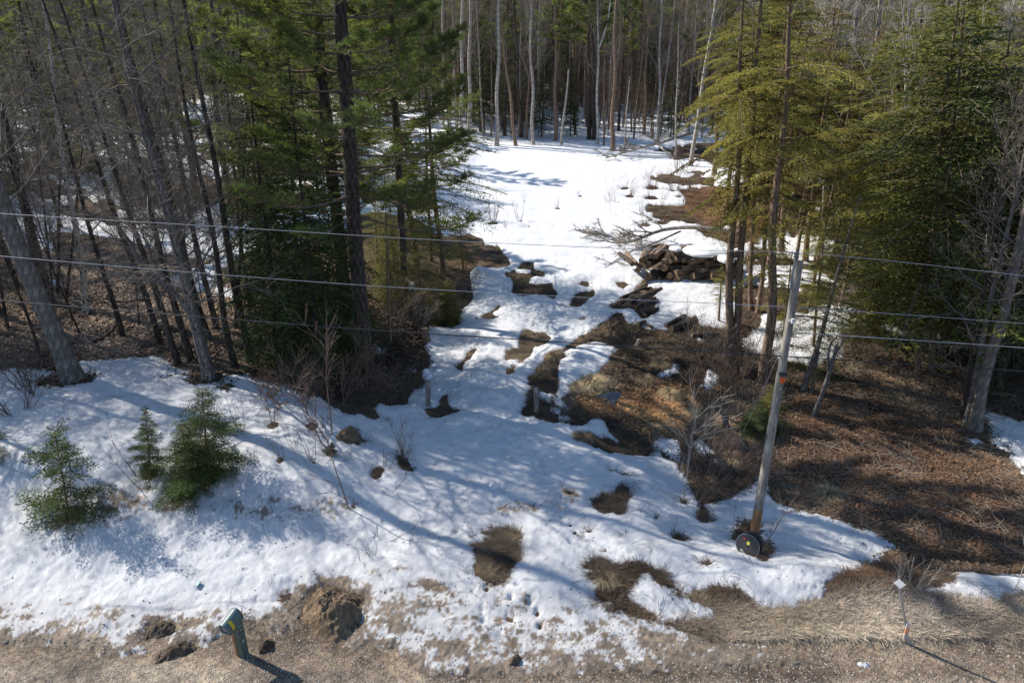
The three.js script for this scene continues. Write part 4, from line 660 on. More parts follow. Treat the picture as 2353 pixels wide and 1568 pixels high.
{ const g = bareCrown(52, { h: 14, from: 0.25, n1: 16, len: 3.2, up: 0.8, n2: 7, n3: 4, thin: 2.4 }), t = trunkGeo(14, 0.16, 5, { sides: 5 });
  for (const q of [g, t]) q.deleteAttribute('color'); hillWood('distant_bare_wood', mergeGeometries([g, t]), 2200, 53, [12, 19], [0.27, 0.235, 0.2], M({ color: 0xffffff })); }
// ---------- utility pole, wires, reel ----------
const mWood = M({ map: tex(256, 512, (u, v) => { const l = pn(u * 30 + pfbm(u, v, 3, 3, 2), v * 6, 30, 6), n = pfbm(u, v, 4, 8, 4), c = pn(u * 16, v * 3, 16, 3) > 0.72 ? 55 : 0; const k = 150 + 34 * l + 50 * n - c - (pn(u * 40, v * 2, 40, 2) > 0.6 ? 45 : 0); return [k, k * 0.955, k * 0.89]; }, true), bumpMap: barkBump, bumpScale: 0.004 });
const mWoodWarm = M({ map: tex(128, 256, (u, v) => { const l = pn(u * 20 + pfbm(u, v, 3, 3, 2), v * 5, 20, 5), n = pfbm(u, v, 4, 8, 4); const k = 165 + 30 * l + 40 * n; return [k, k * 0.76, k * 0.52]; }, true) });
const mSteel = M({ color: new THREE.Color(0.5, 0.52, 0.54), metalness: 0.7, roughness: 0.42 });
const mBlack = M({ color: new THREE.Color(0.022, 0.024, 0.027), roughness: 0.5 });
const poleBase = G(1734, 1222), poleTop = onPlane(1837, 600, poleBase.z), poleDir = poleTop.clone().sub(poleBase), poleLen = poleDir.length(); poleDir.normalize();
const pole = thing('utility_pole', poleBase, 'weathered grey wooden utility pole leaning beside the black cable reel, overhead wires on its top', 'utility pole');
pole.quaternion.setFromUnitVectors(UP, poleDir);
const onPole = t => poleBase.clone().addScaledVector(poleDir, poleLen * t);
const pw = 21 / FOC * depthOf(poleBase) / 2, ys = [-0.4, 0, 0.5, 0.9, 3, 5.5, poleLen - 0.05, poleLen];
part('shaft', new Bag().tube(ys.slice(3).map(y => V(0, y, 0)), ys.slice(3).map(y => pw * (1 - 0.3 * y / poleLen)), 16, [1, 1, 1], 0.4, true).geo(), mWood, pole);
part('shaft_foot', new Bag().tube(ys.slice(0, 4).map(y => V(0, y, 0)), ys.slice(0, 4).map(y => pw * (1 - 0.3 * y / poleLen)), 16, [1, 1, 1], 0.4).geo(), mWoodWarm, pole).userData.label = 'orange-brown weathered foot of the pole';
{
  const br = new Bag().tube([V(-pw * 0.95, poleLen - 0.75, 0.05), V(-pw * 1.1, poleLen - 0.4, 0.06), V(-pw * 0.9, poleLen + 0.12, 0.06)], [0.022, 0.025, 0.025], 8, undefined, 1, true); part('ridge_pin', br.geo(), M({ color: new THREE.Color(0.2, 0.27, 0.36), metalness: 0.4, roughness: 0.5 }), pole);
  const ins = new THREE.LatheGeometry([[0.001, -0.08], [0.05, -0.08], [0.075, -0.05], [0.05, -0.02], [0.07, 0.02], [0.05, 0.05], [0.055, 0.08], [0.03, 0.1], [0.001, 0.1]].map(a => new THREE.Vector2(...a)), 14); ins.translate(-pw * 0.9, poleLen + 0.18, 0.06); part('insulator', ins, M({ color: new THREE.Color(0.16, 0.16, 0.17), roughness: 0.3 }), pole);
  const mid = poleLen * 0.815, cl = new RoundedBoxGeometry(0.16, 0.06, 0.1, 2, 0.015); cl.translate(0, mid, pw * 0.85); part('clamp', cl, mSteel, pole);
  const sp1 = new THREE.CylinderGeometry(0.04, 0.04, 0.12, 12); sp1.translate(0, mid + 0.02, pw * 0.85 + 0.06); part('spool_insulator', sp1, M({ color: new THREE.Color(0.75, 0.75, 0.74), roughness: 0.3 }), pole);
  const cl2 = new RoundedBoxGeometry(0.2, 0.08, 0.12, 2, 0.02); cl2.translate(0, poleLen * 0.633, pw * 0.9); part('cable_clamp', cl2, mBlack, pole);
  const tg = new RoundedBoxGeometry(0.11, 0.17, 0.012, 1, 0.004); tg.translate(0.01, poleLen * 0.612, pw * 0.9 + 0.02); part('orange_tag', tg, M({ color: new THREE.Color(0.78, 0.12, 0.02) }), pole).userData.label = 'small orange-red tag on the pole below the black cable';
  const knob = new THREE.CylinderGeometry(0.018, 0.018, pw * 2.3, 8); knob.rotateX(Math.PI / 2); for (const t of [0.93, 0.58, 0.45]) { const k = knob.clone(); k.translate(0, poleLen * t, 0); part('through_bolt', k, mSteel, pole); }
}
function wire(name, label, px, r, mat, group, via) {
  const pts = px.map(q => q.isVector3 ? q : onPlane(q[0], q[1], poleBase.z + 0.05 + (q[2] || 0))), c = new THREE.CatmullRomCurve3(pts).getPoints(60);
  const m = named(new THREE.Mesh(new Bag().tube(c, c.map(() => r), 6).geo(), mat), name); m.castShadow = m.receiveShadow = true; tag(m, label, 'wire', group); scene.add(m);
}
const mWire = M({ color: new THREE.Color(0.42, 0.43, 0.45), metalness: 0.35, roughness: 0.4 });
const W = 'overhead wires along the road';
wire('overhead_wire', 'topmost bare overhead wire running across to the insulator on the pole top', [[-500, 452], [0, 490], [500, 520], [1000, 551], [1500, 573], [1837, 581], [2352, 633], [2900, 700]], 0.0075, mWire, W);
wire('overhead_wire', 'second overhead wire from the top, tied to the pole by a pale spool insulator', [[-500, 540], [0, 588], [790, 652], [1300, 681], [1824, 706], [2352, 743], [2900, 790]], 0.0075, mWire, W);
wire('overhead_cable', 'thick black cable, lowest of the lines that cross the driveway and the pole', [[-500, 640], [0, 690], [790, 753], [1300, 786], [1800, 818], [2352, 853], [2900, 895]], 0.0155, mBlack, W);
wire('overhead_wire', 'wire leaving the pole only toward the east, above the thick black cable', [[1818, 763], [2080, 780], [2352, 799], [2900, 850]], 0.011, mWire, W);
const guyFoot = G(1688, 1030);
wire('guy_wire', 'slanting guy wire from the pole down to an anchor in the brush', [onPole(0.735).add(V(-0.08, 0, 0.05)), onPole(0.735).lerp(guyFoot, 0.5), guyFoot], 0.0115, mWire);
{ const t = thing('guy_anchor', guyFoot, 'small steel guy anchor with a grip where the guy wire meets the ground', 'anchor'), d = onPole(0.735).sub(guyFoot).normalize(); t.quaternion.setFromUnitVectors(UP, d); part('rod', new Bag().tube([V(0, -0.3, 0), V(0, 0.3, 0), V(0, 0.9, 0)], [0.016, 0.016, 0.014], 8).geo(), M({ color: new THREE.Color(0.13, 0.08, 0.05) }), t); const gp = new THREE.CapsuleGeometry(0.035, 0.2, 4, 10); gp.translate(0, 0.95, 0); part('grip', gp, mSteel, t); }
{ // reel: two flanges and a drum
  const c = G(1718, 1272); c.y += 0.33; const t = thing('cable_reel', c, 'black cable reel tipped against the foot of the utility pole, yellow sticker on its face', 'cable reel');
  t.rotation.set(0, -0.72, 0, 'YXZ'); t.rotateX(-0.24); t.scale.setScalar(0.84);
  const fl = new THREE.LatheGeometry([[0.02, -0.022], [0.375, -0.022], [0.392, -0.014], [0.392, 0.014], [0.375, 0.022], [0.02, 0.022]].map(a => new THREE.Vector2(...a)), 40); fl.rotateX(Math.PI / 2);
  const m1 = M({ color: new THREE.Color(0.03, 0.033, 0.038), roughness: 0.42 });
  const f1 = part('flange', fl, m1, t); f1.position.z = 0.14; part('flange', fl, m1, t).position.z = -0.16;
  const rim = new THREE.TorusGeometry(0.388, 0.009, 6, 48); part('rim', rim, M({ color: new THREE.Color(0.2, 0.23, 0.27), roughness: 0.3, metalness: 0.3 }), f1).position.z = 0.02;
  const dr = new THREE.CylinderGeometry(0.23, 0.23, 0.26, 28); dr.rotateX(Math.PI / 2); part('drum', dr, m1, t).position.z = -0.01;
  const hole = new THREE.CylinderGeometry(0.016, 0.016, 0.01, 12); hole.rotateX(Math.PI / 2); part('axle_hole', hole, M({ color: new THREE.Color(0.004, 0.004, 0.004) }), f1).position.set(0.02, -0.02, 0.022);
  part('yellow_sticker', new THREE.BoxGeometry(0.1, 0.115, 0.004), M({ color: new THREE.Color(0.72, 0.64, 0.12) }), f1).position.set(0.005, 0.1, 0.025);
  const red = new THREE.ExtrudeGeometry(new THREE.Shape([[-0.04, 0.01], [-0.01, 0.035], [0.035, 0.02], [0.04, -0.02], [0.0, -0.03], [-0.015, -0.005]].map(a => new THREE.Vector2(...a))), { depth: 0.003, bevelEnabled: false }); part('red_mark', red, M({ color: new THREE.Color(0.6, 0.03, 0.02) }), f1).position.set(-0.16, 0.19, 0.023);
  for (const [x, y, q] of [[-0.13, -0.24, 0.3], [-0.05, -0.28, -0.4], [0.0, -0.33, 0.2], [-0.17, -0.22, 1.0]]) { const s = part('pale_scrap', new THREE.BoxGeometry(0.09, 0.045, 0.006), M({ color: new THREE.Color(0.5, 0.47, 0.43) }), f1); s.position.set(x, y, 0.026); s.rotation.z = q; }
}
// ---------- roadside pedestal ----------
{
  const b = G(553, 1506), t = thing('telecom_pedestal', b, 'green hooded telecom pedestal at the gravel road edge, yellow patch on its hood', 'pedestal');
  t.rotation.y = -0.4; t.scale.set(0.78, 0.95, 0.82);
  const gm = M({ color: new THREE.Color(0.062, 0.105, 0.098), roughness: 0.5 }), gm2 = M({ color: new THREE.Color(0.09, 0.145, 0.145), roughness: 0.4 });
  const body = new RoundedBoxGeometry(0.2, 1.25, 0.22, 3, 0.025); body.translate(0.06, 0.5, -0.06); part('post', body, gm, t);
  const wp = new RoundedBoxGeometry(0.085, 1.15, 0.1, 2, 0.008); wp.translate(-0.085, 0.45, 0.01); part('wooden_post', wp, mWoodWarm, t);
  const arch = (w, hh) => { const s = new THREE.Shape(); s.moveTo(-w, 0); s.lineTo(w, 0); s.lineTo(w, hh); s.absarc(0, hh, w, 0, Math.PI, false); s.lineTo(-w, 0); return s; };
  const hd = new THREE.ExtrudeGeometry(arch(0.15, 0.15), { depth: 0.5, bevelEnabled: true, bevelSize: 0.018, bevelThickness: 0.018, bevelSegments: 3, curveSegments: 20 }); hd.translate(0, 0, -0.21);
  const hood = part('hood', hd, gm2, t); hood.position.set(0.035, 1.1, 0.02); hood.rotation.x = 0.22;
  const ring = new THREE.ExtrudeGeometry(arch(0.166, 0.155), { depth: 0.03, bevelEnabled: true, bevelSize: 0.006, bevelThickness: 0.006, bevelSegments: 2, curveSegments: 20 }); for (const z of [-0.2]) part('seam', ring, gm, hood).position.set(0, -0.004, z);
  const lip = arch(0.172, 0.155); lip.holes.push(new THREE.Path(arch(0.125, 0.14).getPoints(16).map(p => new THREE.Vector2(p.x, p.y + 0.03)))); const lg = new THREE.ExtrudeGeometry(lip, { depth: 0.07, bevelEnabled: true, bevelSize: 0.006, bevelThickness: 0.006, bevelSegments: 2, curveSegments: 20 }); part('front_lip', lg, gm2, hood).position.set(0, -0.006, 0.27);
  const fp = new RoundedBoxGeometry(0.24, 0.2, 0.014, 1, 0.005); part('front_plate', fp, M({ color: new THREE.Color(0.22, 0.22, 0.25), roughness: 0.5 }), hood).position.set(0, 0.14, 0.314);
  const pts = []; for (let i = 0; i <= 8; i++) { const a = 0.1 + i / 8 * 0.9; pts.push([Math.cos(a) * 0.1715, 0.15 + Math.sin(a) * 0.1715]); } pts.unshift([0.1715, 0.03], [0.1715, 0.1]);
  const ys2 = new THREE.Shape([...pts, ...pts.slice().reverse().map(p => [p[0] * 0.97, p[1] * 0.985])].map(p => new THREE.Vector2(...p))); part('yellow_patch', new THREE.ExtrudeGeometry(ys2, { depth: 0.085, bevelEnabled: false }), M({ color: new THREE.Color(0.68, 0.5, 0.02) }), hood).position.set(0, 0, 0.12);
  const cap = new RoundedBoxGeometry(0.212, 0.03, 0.232, 2, 0.01); cap.translate(0.06, 0.72, -0.06); part('seam', cap, gm2, t); const lb = new RoundedBoxGeometry(0.006, 0.09, 0.1, 1, 0.002); lb.translate(0.163, 0.5, -0.05); part('faded_sticker', lb, M({ color: new THREE.Color(0.3, 0.32, 0.3) }), t);
  for (const [x, y, l] of [[0.165, 0.78, 0.15], [0.165, 0.66, 0.1]]) part('vent_slot', new THREE.BoxGeometry(0.006, 0.012, l), M({ color: new THREE.Color(0.6, 0.62, 0.62) }), t).position.set(x - 0.003, y + 0.2, -0.05);
}
{ // marker post with a diamond plate, and a flag marker at its foot
  const b = G(2089, 1480), tp = onPlane(2065, 1334, b.z), d = tp.clone().sub(b), L = d.length(), t = thing('marker_post', b, 'galvanised sign post with a small white diamond plate, leaning on the sandy verge', 'sign post'); t.quaternion.setFromUnitVectors(UP, d.normalize());
  const sh = new THREE.Shape([[-0.028, 0], [-0.028, 0.022], [-0.018, 0.022], [-0.016, 0.006], [0.016, 0.006], [0.018, 0.022], [0.028, 0.022], [0.028, 0]].map(a => new THREE.Vector2(...a))); const g = new THREE.ExtrudeGeometry(sh, { depth: L + 0.35, bevelEnabled: false }); g.rotateX(-Math.PI / 2); g.translate(0, -0.35, 0); part('channel_post', g, mSteel, t);
  const pl = new RoundedBoxGeometry(0.17, 0.17, 0.008, 2, 0.004); pl.rotateZ(Math.PI / 4); pl.rotateX(-0.25); pl.rotateY(-0.6); pl.translate(0, 0, 0.07); const p = part('diamond_plate', pl, M({ color: new THREE.Color(0.82, 0.82, 0.83), roughness: 0.4 }), t); p.position.set(0, L - 0.05, -0.03);
  const bo = new THREE.CylinderGeometry(0.012, 0.012, 0.03, 8); bo.rotateX(Math.PI / 2); part('bolt', bo, mSteel, t).position.set(0, L - 0.05, 0.02);
  const f = G(2077, 1474), m = thing('flag_marker', f, 'faded orange and white plastic marker leaning on the foot of the diamond sign post', 'marker'); m.rotation.set(0.1, 0.2, 0.12);
  const a = new RoundedBoxGeometry(0.1, 0.3, 0.03, 2, 0.012); a.translate(0, 0.18, 0); part('white_base', a, M({ color: new THREE.Color(0.66, 0.6, 0.54) }), m); const o = new RoundedBoxGeometry(0.11, 0.18, 0.034, 2, 0.014); o.translate(0, 0.42, 0); part('orange_band', o, M({ color: new THREE.Color(0.85, 0.36, 0.16) }), m); const q = new RoundedBoxGeometry(0.1, 0.18, 0.03, 2, 0.012); q.translate(-0.01, 0.6, 0); part('white_top', q, M({ color: new THREE.Color(0.7, 0.64, 0.57) }), m);
}
// ---------- fence posts, stumps ----------
function fencePost(l, b, top, w) { const p = G(...b), q = onPlane(...top, p.z), d = q.clone().sub(p), L = d.length(), t = thing('gate_post', p, l, 'post', 'gate posts of the driveway'), r = w / FOC * depthOf(p) / 2; t.quaternion.setFromUnitVectors(UP, d.normalize()); part('shaft', new Bag().tube([V(0, -0.3, 0), V(0.01, L * 0.5, 0), V(0, L - 0.02, 0), V(0, L, 0)], [r * 1.06, r, r * 0.98, r * 0.86], 12, [1, 1, 1], 0.6, true).geo(), mWood, t); return t; }
fencePost('round grey gate post with a snow lump behind it, west side of the driveway', [983, 933], [982, 876], 12);
fencePost('round grey gate post in the thawed strip on the east side of the driveway', [1232, 946], [1231, 889], 11);
{ const p = G(981, 872); const g = new THREE.IcosahedronGeometry(0.3, 3), a = g.attributes.position; for (let i = 0; i < a.count; i++) { const k = 1 + 0.3 * vn(a.getX(i) * 4, a.getY(i) * 4 + a.getZ(i) * 3); a.setXYZ(i, a.getX(i) * 0.7 * k, a.getY(i) * 1.1 * k, a.getZ(i) * 0.7 * k); } g.computeVertexNormals(); const m = named(new THREE.Mesh(g, M({ color: new THREE.Color(0.86, 0.87, 0.89) })), 'snow_lump'); m.position.copy(p).add(V(0, 0.15, 0)); tag(m, 'upright lump of snow behind the west gate post', 'snow lump'); shade(m); scene.add(m); }
function stump(l, b, w, h, lean, mat) {
  const p = G(...b), r = w / FOC * depthOf(p) / 2, t = thing('tree_stump', p, l, 'stump'), q = rngOf(b[0]); t.rotation.z = lean;
  const B = new Bag(), sides = 14; B.tube([V(0, -0.2, 0), V(0, 0, 0), V(0, h * 0.3, 0), V(0, h * 0.97, 0), V(0, h, 0)], [r * 1.5, r * 1.35, r * 1.05, r, r * 0.93], sides, [1, 1, 1], 0.7);
  part('bark', B.geo(), mat, t); const cut = new THREE.CylinderGeometry(r * 0.92, r * 0.95, 0.03, 16); cut.translate(0, h + 0.002, 0); part('cut_face', cut, mCut, t);
}
const mCut = M({ map: tex(128, 128, (u, v) => { const d = Math.hypot(u - 0.5, v - 0.5), k = 122 + 24 * Math.sin(d * 120) + 60 * pfbm(u, v, 6, 6, 3); return [k, k * 0.83, k * 0.64]; }, true) });
stump('grey leaning stump with a pale cut top in the brush near the guy wire', [1668, 982], 16, 0.75, 0.22, mBark.grey);
stump('weathered stump at the driveway edge by the dark ditch', [979, 782], 17, 0.62, 0.05, mBark.brown);
stump('pale dead stump low in the marshy hollow', [1462, 796], 9, 0.4, -0.3, mBark.pale);

// ---------- log pile ----------
function logAt(name, label, group, a, b, r, mat, parent) {
  const d = b.clone().sub(a), L = d.length(), t = thing(name, a, label, 'log', group); t.quaternion.setFromUnitVectors(UP, d.normalize());
  const q = rngOf(Math.round((a.x + a.y * 7 + a.z * 3) * 100)), pts = [], rad = []; for (let i = 0; i <= 6; i++) { pts.push(V((q() - 0.5) * r * 0.25, L * i / 6, (q() - 0.5) * r * 0.25)); rad.push(r * (1.04 - 0.1 * i / 6 + (q() - 0.5) * 0.08)); }
  part('bark', new Bag().tube(pts, rad, 11, [1, 1, 1], 0.7).geo(), mat, t);
  for (const e of [0, 6]) { const c = new THREE.CylinderGeometry(rad[e] * 0.97, rad[e] * 0.97, 0.02, 14); const m = part('cut_face', c, mCut, t); m.position.copy(pts[e]); m.position.y += e ? 0.006 : -0.006; }
  return t;
}
{
  // front ends of the logs read from the view: x, y, radius in px, how far the log turns along the pile
  const ends = [[745, 470, 24, -0.2, 0], [790, 470, 22, -0.1, 0], [850, 425, 24, 0.3, 0], [890, 415, 30, 0.35, 0], [950, 380, 26, 0.5, 0], [1010, 380, 28, 0.5, 0], [935, 470, 26, 0.4, 0], [1160, 390, 30, 0.6, 0], [1200, 365, 30, 0.6, 1], [1245, 415, 34, 0.9, 0], [1120, 455, 28, 0.5, 0], [1185, 445, 26, 0.7, 0], [1345, 430, 26, 0.8, 0], [1415, 450, 32, 1.1, 0], [1125, 525, 32, 0.5, 0], [1200, 525, 28, 1.3, 0], [1060, 515, 20, 1.2, 0], [1245, 590, 34, 0.9, 0], [1190, 615, 32, 0.4, 0], [1270, 650, 34, 0.6, 0], [1500, 560, 30, 1.2, 0], [1625, 480, 40, 1.35, 0], [1670, 580, 44, 1.4, 0], [1690, 395, 44, 1.1, 1], [1460, 620, 34, 1.0, 0], [1680, 640, 28, 1.2, 0], [1540, 420, 24, 1.1, 0], [890, 520, 20, 0.6, 0], [810, 545, 24, 0.3, 0], [1330, 520, 26, 1.2, 0]];
  const ground0 = G(1570, 652), zf = ground0.z; let i = 0;
  const what = ['low at the west end of the log pile, end face toward the road', 'topmost on the log pile, its cut end pale', 'in the middle of the log pile', 'lying sideways along the front of the log pile'];
  for (const [cx, cy, pr, turn] of ends) {
    const px = 1308.5 + cx * 0.19367, py = 514.5 + cy * 0.19367, r = pr * 0.19367 / FOC * 50; const high = (650 - py) / 60, z = zf - 0.85 * high - (turn > 1 ? 0.2 : 0);
    const a = onPlane(px, py, z); const g = H(a.x, a.z); if (a.y < g + r) a.y = g + r; const L = turn > 1 ? 2.0 : 2.3, b = a.clone().add(V(Math.sin(turn) * L, -0.02 + 0.06 * Math.sin(i * 3), -Math.cos(turn) * L));
    logAt('log', 'cut log ' + what[turn > 1 ? 3 : cy < 420 ? 1 : cx < 1000 ? 0 : 2], 'logs of the snow-capped log pile', a, b, r, i % 3 ? mBark.brown : mBark.dark); i++;
  }
  for (let k = 0; k < 26; k++) { const q = rngOf(300 + k), px = mix(1475, 1660, q()), high = q() * 0.9, a = onPlane(px, 645 - 50 * high, zf - 0.5 - high * 0.9); const g = H(a.x, a.z) + 0.15; if (a.y < g) a.y = g; logAt('log', 'log buried inside the log pile, only partly seen between the others', 'logs buried in the log pile', a, a.clone().add(V(1.1 + q(), 0.05 * q(), -1.8)), 0.18 + 0.06 * q(), k % 3 ? mBark.brown : mBark.dark); }
  const capAt = (name, label, px, py, z, sx, sy, sz) => { const p = onPlane(px, py, z), g = new THREE.SphereGeometry(1, 36, 20), a = g.attributes.position; for (let n = 0; n < a.count; n++) { const x = a.getX(n), y = a.getY(n), w = a.getZ(n), k = 1 + 0.28 * fbm(x * 2.2 + px, w * 2.2, 3); a.setXYZ(n, x * sx * k, Math.max(y, -0.35) * sy * (1 + 0.4 * fbm(x * 3, w * 3 + py, 2)), w * sz * k); } g.computeVertexNormals(); const m = named(new THREE.Mesh(g, M({ color: new THREE.Color(0.87, 0.88, 0.9), bumpMap: grainTex, bumpScale: 0.02 })), name); m.position.copy(p); tag(m, label, 'snow cap', 'snow caps on the log pile'); shade(m); scene.add(m); };
  capAt('snow_blanket', 'long melting snow cap over the back of the log pile', 1618, 578, zf - 1.7, 1.45, 0.3, 0.9);
  capAt('snow_blanket', 'small snow cap between the top logs of the pile', 1551, 572, zf - 1.2, 0.4, 0.14, 0.4);
  capAt('snow_blanket', 'snow hanging over the east end of the log pile', 1668, 596, zf - 0.6, 0.5, 0.3, 0.5);
}
// charred logs in the thawed patch of the driveway edge
{
  const list = [[1830, 570, 2075, 400, 15], [1900, 520, 2060, 450, 26], [1960, 545, 2170, 450, 24], [2000, 575, 2130, 520, 24], [1940, 500, 2050, 470, 22], [2040, 620, 2150, 590, 24], [1990, 470, 2100, 440, 20], [2060, 560, 2150, 540, 26], [1890, 545, 2010, 500, 20], [2030, 590, 2060, 640, 26]]; let i = 0;
  for (const [x0, y0, x1, y1, r] of list) { const a = g2(5, x0, y0), b = g2(5, x1, y1), R = r * 0.3375 / FOC * depthOf(a) / 2; a.y += R * (0.8 + 0.5 * (i % 3)); b.y += R * (0.9 + 0.6 * (i % 2)); logAt('charred_log', ['dark charred log in the heap below the log pile', 'longest weathered log poking up out of the charred heap'][i ? 0 : 1], 'charred logs below the log pile', a, b, R, i % 4 === 0 ? mBark.brown : mBark.dark); i++; }
  for (const [x0, y0, x1, y1, r, l] of [[2010, 695, 2060, 680, 30, 'black charred chunk on the snow edge above the hollow'], [2060, 690, 2110, 715, 26, 'black charred block beside the chunk on the snow edge'], [2200, 710, 2330, 640, 34, 'rotten dark log at the snow edge left of the twin cedar, upper of two'], [2240, 730, 2360, 690, 44, 'rotten dark log at the snow edge left of the twin cedar, lower of two'], [2380, 770, 2560, 760, 30, 'rotten log behind the foot of the twin cedar']]) { const a = g2(5, x0, y0), b = g2(5, x1, y1), R = r * 0.3375 / FOC * depthOf(a) / 2; a.y += R; b.y += R * 1.1; logAt('charred_log', l, null, a, b, R, mBark.dark); }
}
// fallen trees
function fallen(l, pts, w, o = {}) {
  const P3 = pts.map(([x, y, up]) => { const g = G(x, y); g.y += up || 0; return g; }), c = new THREE.CatmullRomCurve3(P3), n = 20, cp2 = c.getPoints(n), r0 = w / FOC * depthOf(P3[0]) / 2, t = thing('fallen_tree', P3[0], l, 'fallen tree'), loc = cp2.map(p => p.clone().sub(P3[0]));
  part('trunk', new Bag().tube(loc, loc.map((_, i) => r0 * (1 - 0.75 * i / n)), 8, [1, 1, 1], 0.7, true).geo(), mBark[o.bark || 'grey'], t);
  if (o.twigs) { const r = rngOf(pts.length * 31 + w), b = new Bag();
    const grow = (p, d, L, rad, lv) => { const q = p.clone(), dd = d.clone(), ps = [p.clone()], rr = [rad]; for (let i = 1; i <= 4; i++) { dd.addScaledVector(randDir(r), 0.22).normalize(); if (q.y + P3[0].y < H(q.x + P3[0].x, q.z + P3[0].z) + 0.1) dd.y = Math.abs(dd.y) * 0.5 + 0.03; q.addScaledVector(dd, L / 4); ps.push(q.clone()); rr.push(Math.max(0.007, rad * (1 - 0.2 * i))); } b.tube(ps, rr, 4); if (lv < 2) for (let k = 0; k < (lv ? 5 : 6); k++) { const f = Math.min(3, Math.floor((0.2 + 0.8 * r()) * 4)), nd = dd.clone().addScaledVector(randDir(r), 0.85).normalize(); nd.y *= 0.5; grow(ps[f], nd, L * 0.5 * (0.6 + 0.6 * r()), rad * 0.55, lv + 1); } };
    for (let k = 0; k < o.twigs; k++) { const f = o.from + (1 - o.from) * (k + r()) / o.twigs, i = Math.min(n - 1, Math.floor(f * n)), d = loc[i + 1].clone().sub(loc[i]).normalize().multiplyScalar(0.75).addScaledVector(randDir(r), 0.8); d.y = Math.abs(d.y) * 0.35; grow(loc[i], d.normalize(), (o.len || 2.6) * (1.2 - 0.6 * f), r0 * 0.42, 0); }
    part('crown', b.geo(), mTwig[o.tw || 'grey'], t); }
}
fallen('fallen leafless tree lying over the log pile with its twiggy crown on the snow', [[1690, 588, 1.6], [1600, 572, 1.5], [1520, 560, 1.0], [1440, 566, 0.3], [1400, 552, 0.3], [1350, 545, 0.3]], 11, { twigs: 14, from: 0.4, len: 2.6 });
fallen('thin branchy stem lying in front of the fallen tree crown', [[1560, 560, 0.9], [1500, 575, 0.5], [1440, 590, 0.25], [1390, 620, 0.15]], 5, { twigs: 8, from: 0.3, len: 1.6 });
fallen('pale fallen pole sloping down at the far clearing edge', [[1549, 368, 0.1], [1500, 345, 1.2], [1452, 340, 3.4]], 6, { bark: 'pale' });
fallen('long fallen trunk with broken branches along the far clearing edge', [[1585, 352, 2.4], [1510, 362, 1.6], [1450, 364, 0.9], [1390, 370, 0.3]], 8, { bark: 'pale', twigs: 9, from: 0.3, len: 3, tw: 'grey' });
fallen('straight pole lying on the snow below the log pile', [[1700, 657, 0.1], [1640, 660, 0.12], [1560, 660, 0.1]], 5, { bark: 'brown' });
fallen('thin dead log on the ground behind the three-stem clump', [[2040, 790, 0.1], [2000, 770, 0.5], [1978, 755, 0.7]], 6, { bark: 'pale' });
fallen('dark fallen branch lying in sunlit leaves behind the snow edge', [[215, 790, 0.1], [250, 775, 0.15], [285, 752, 0.5], [310, 735, 0.6]], 8, { bark: 'dark', twigs: 4, from: 0.3, len: 1 });
fallen('rotting trunk lying across the shaded leaves under the bare trees', [[330, 692, 0.1], [280, 700, 0.15], [225, 690, 0.2]], 9, { bark: 'dark' });

// ---------- hemlock saplings in the snow ----------
function sapling(l, b, top, w, kind, n, cw, leaf) { const p = G(...b), q = onPlane(...top, p.z), h = q.distanceTo(p); treeSeed += 3; const g = thing('hemlock_sapling', p, l, 'sapling', 'hemlock saplings on the snowy bank'); g.quaternion.setFromUnitVectors(UP, q.clone().sub(p).normalize()); g.rotateY(n); part('trunk', trunkGeo(h, w / FOC * depthOf(p) / 2, treeSeed, { wig: 0.4, sides: 7 }), mBark.brown, g); crownOn(g, kind, h, cw, 'brown', leaf || 'sapling'); return g; }
sapling('small hemlock sapling with open tiers, nearest the road on the bank', [160, 1190], [122, 984], 5, 'sapB', 0.4, 1.0);
sapling('slim dark hemlock sapling in a thawed hollow between the other two', [346, 1092], [332, 934], 5, 'sapA', 1.4, 0.62);
sapling('tall bushy hemlock sapling with a yellow tip, biggest of the bank', [478, 1100], [464, 892], 7, 'sapA', 2.3, 1.05);
sapling('low bushy hemlock sapling joined to the biggest one, toward the road', [432, 1138], [418, 978], 6, 'sapA', 3.6, 1.0);
sapling('hemlock bough poking in from the frame edge over the snow', [-30, 1060], [-28, 975], 6, 'sapB', 5.2, 1.5, 'hemlock');
sapling('dark green shrub of cedar behind the guy wire', [1760, 980], [1785, 880], 7, 'sapA', 0.7, 1.0, 'bright');
sapling('low cedar shrub at the foot of the leaning young hemlock', [1735, 1000], [1745, 930], 6, 'sapA', 2.7, 1.5, 'hemlock');
sapling('tiny hemlock in a thawed hole beside the twiggy saplings', [758, 1045], [763, 1015], 4, 'sapA', 4.7, 1.2, 'hemlock');

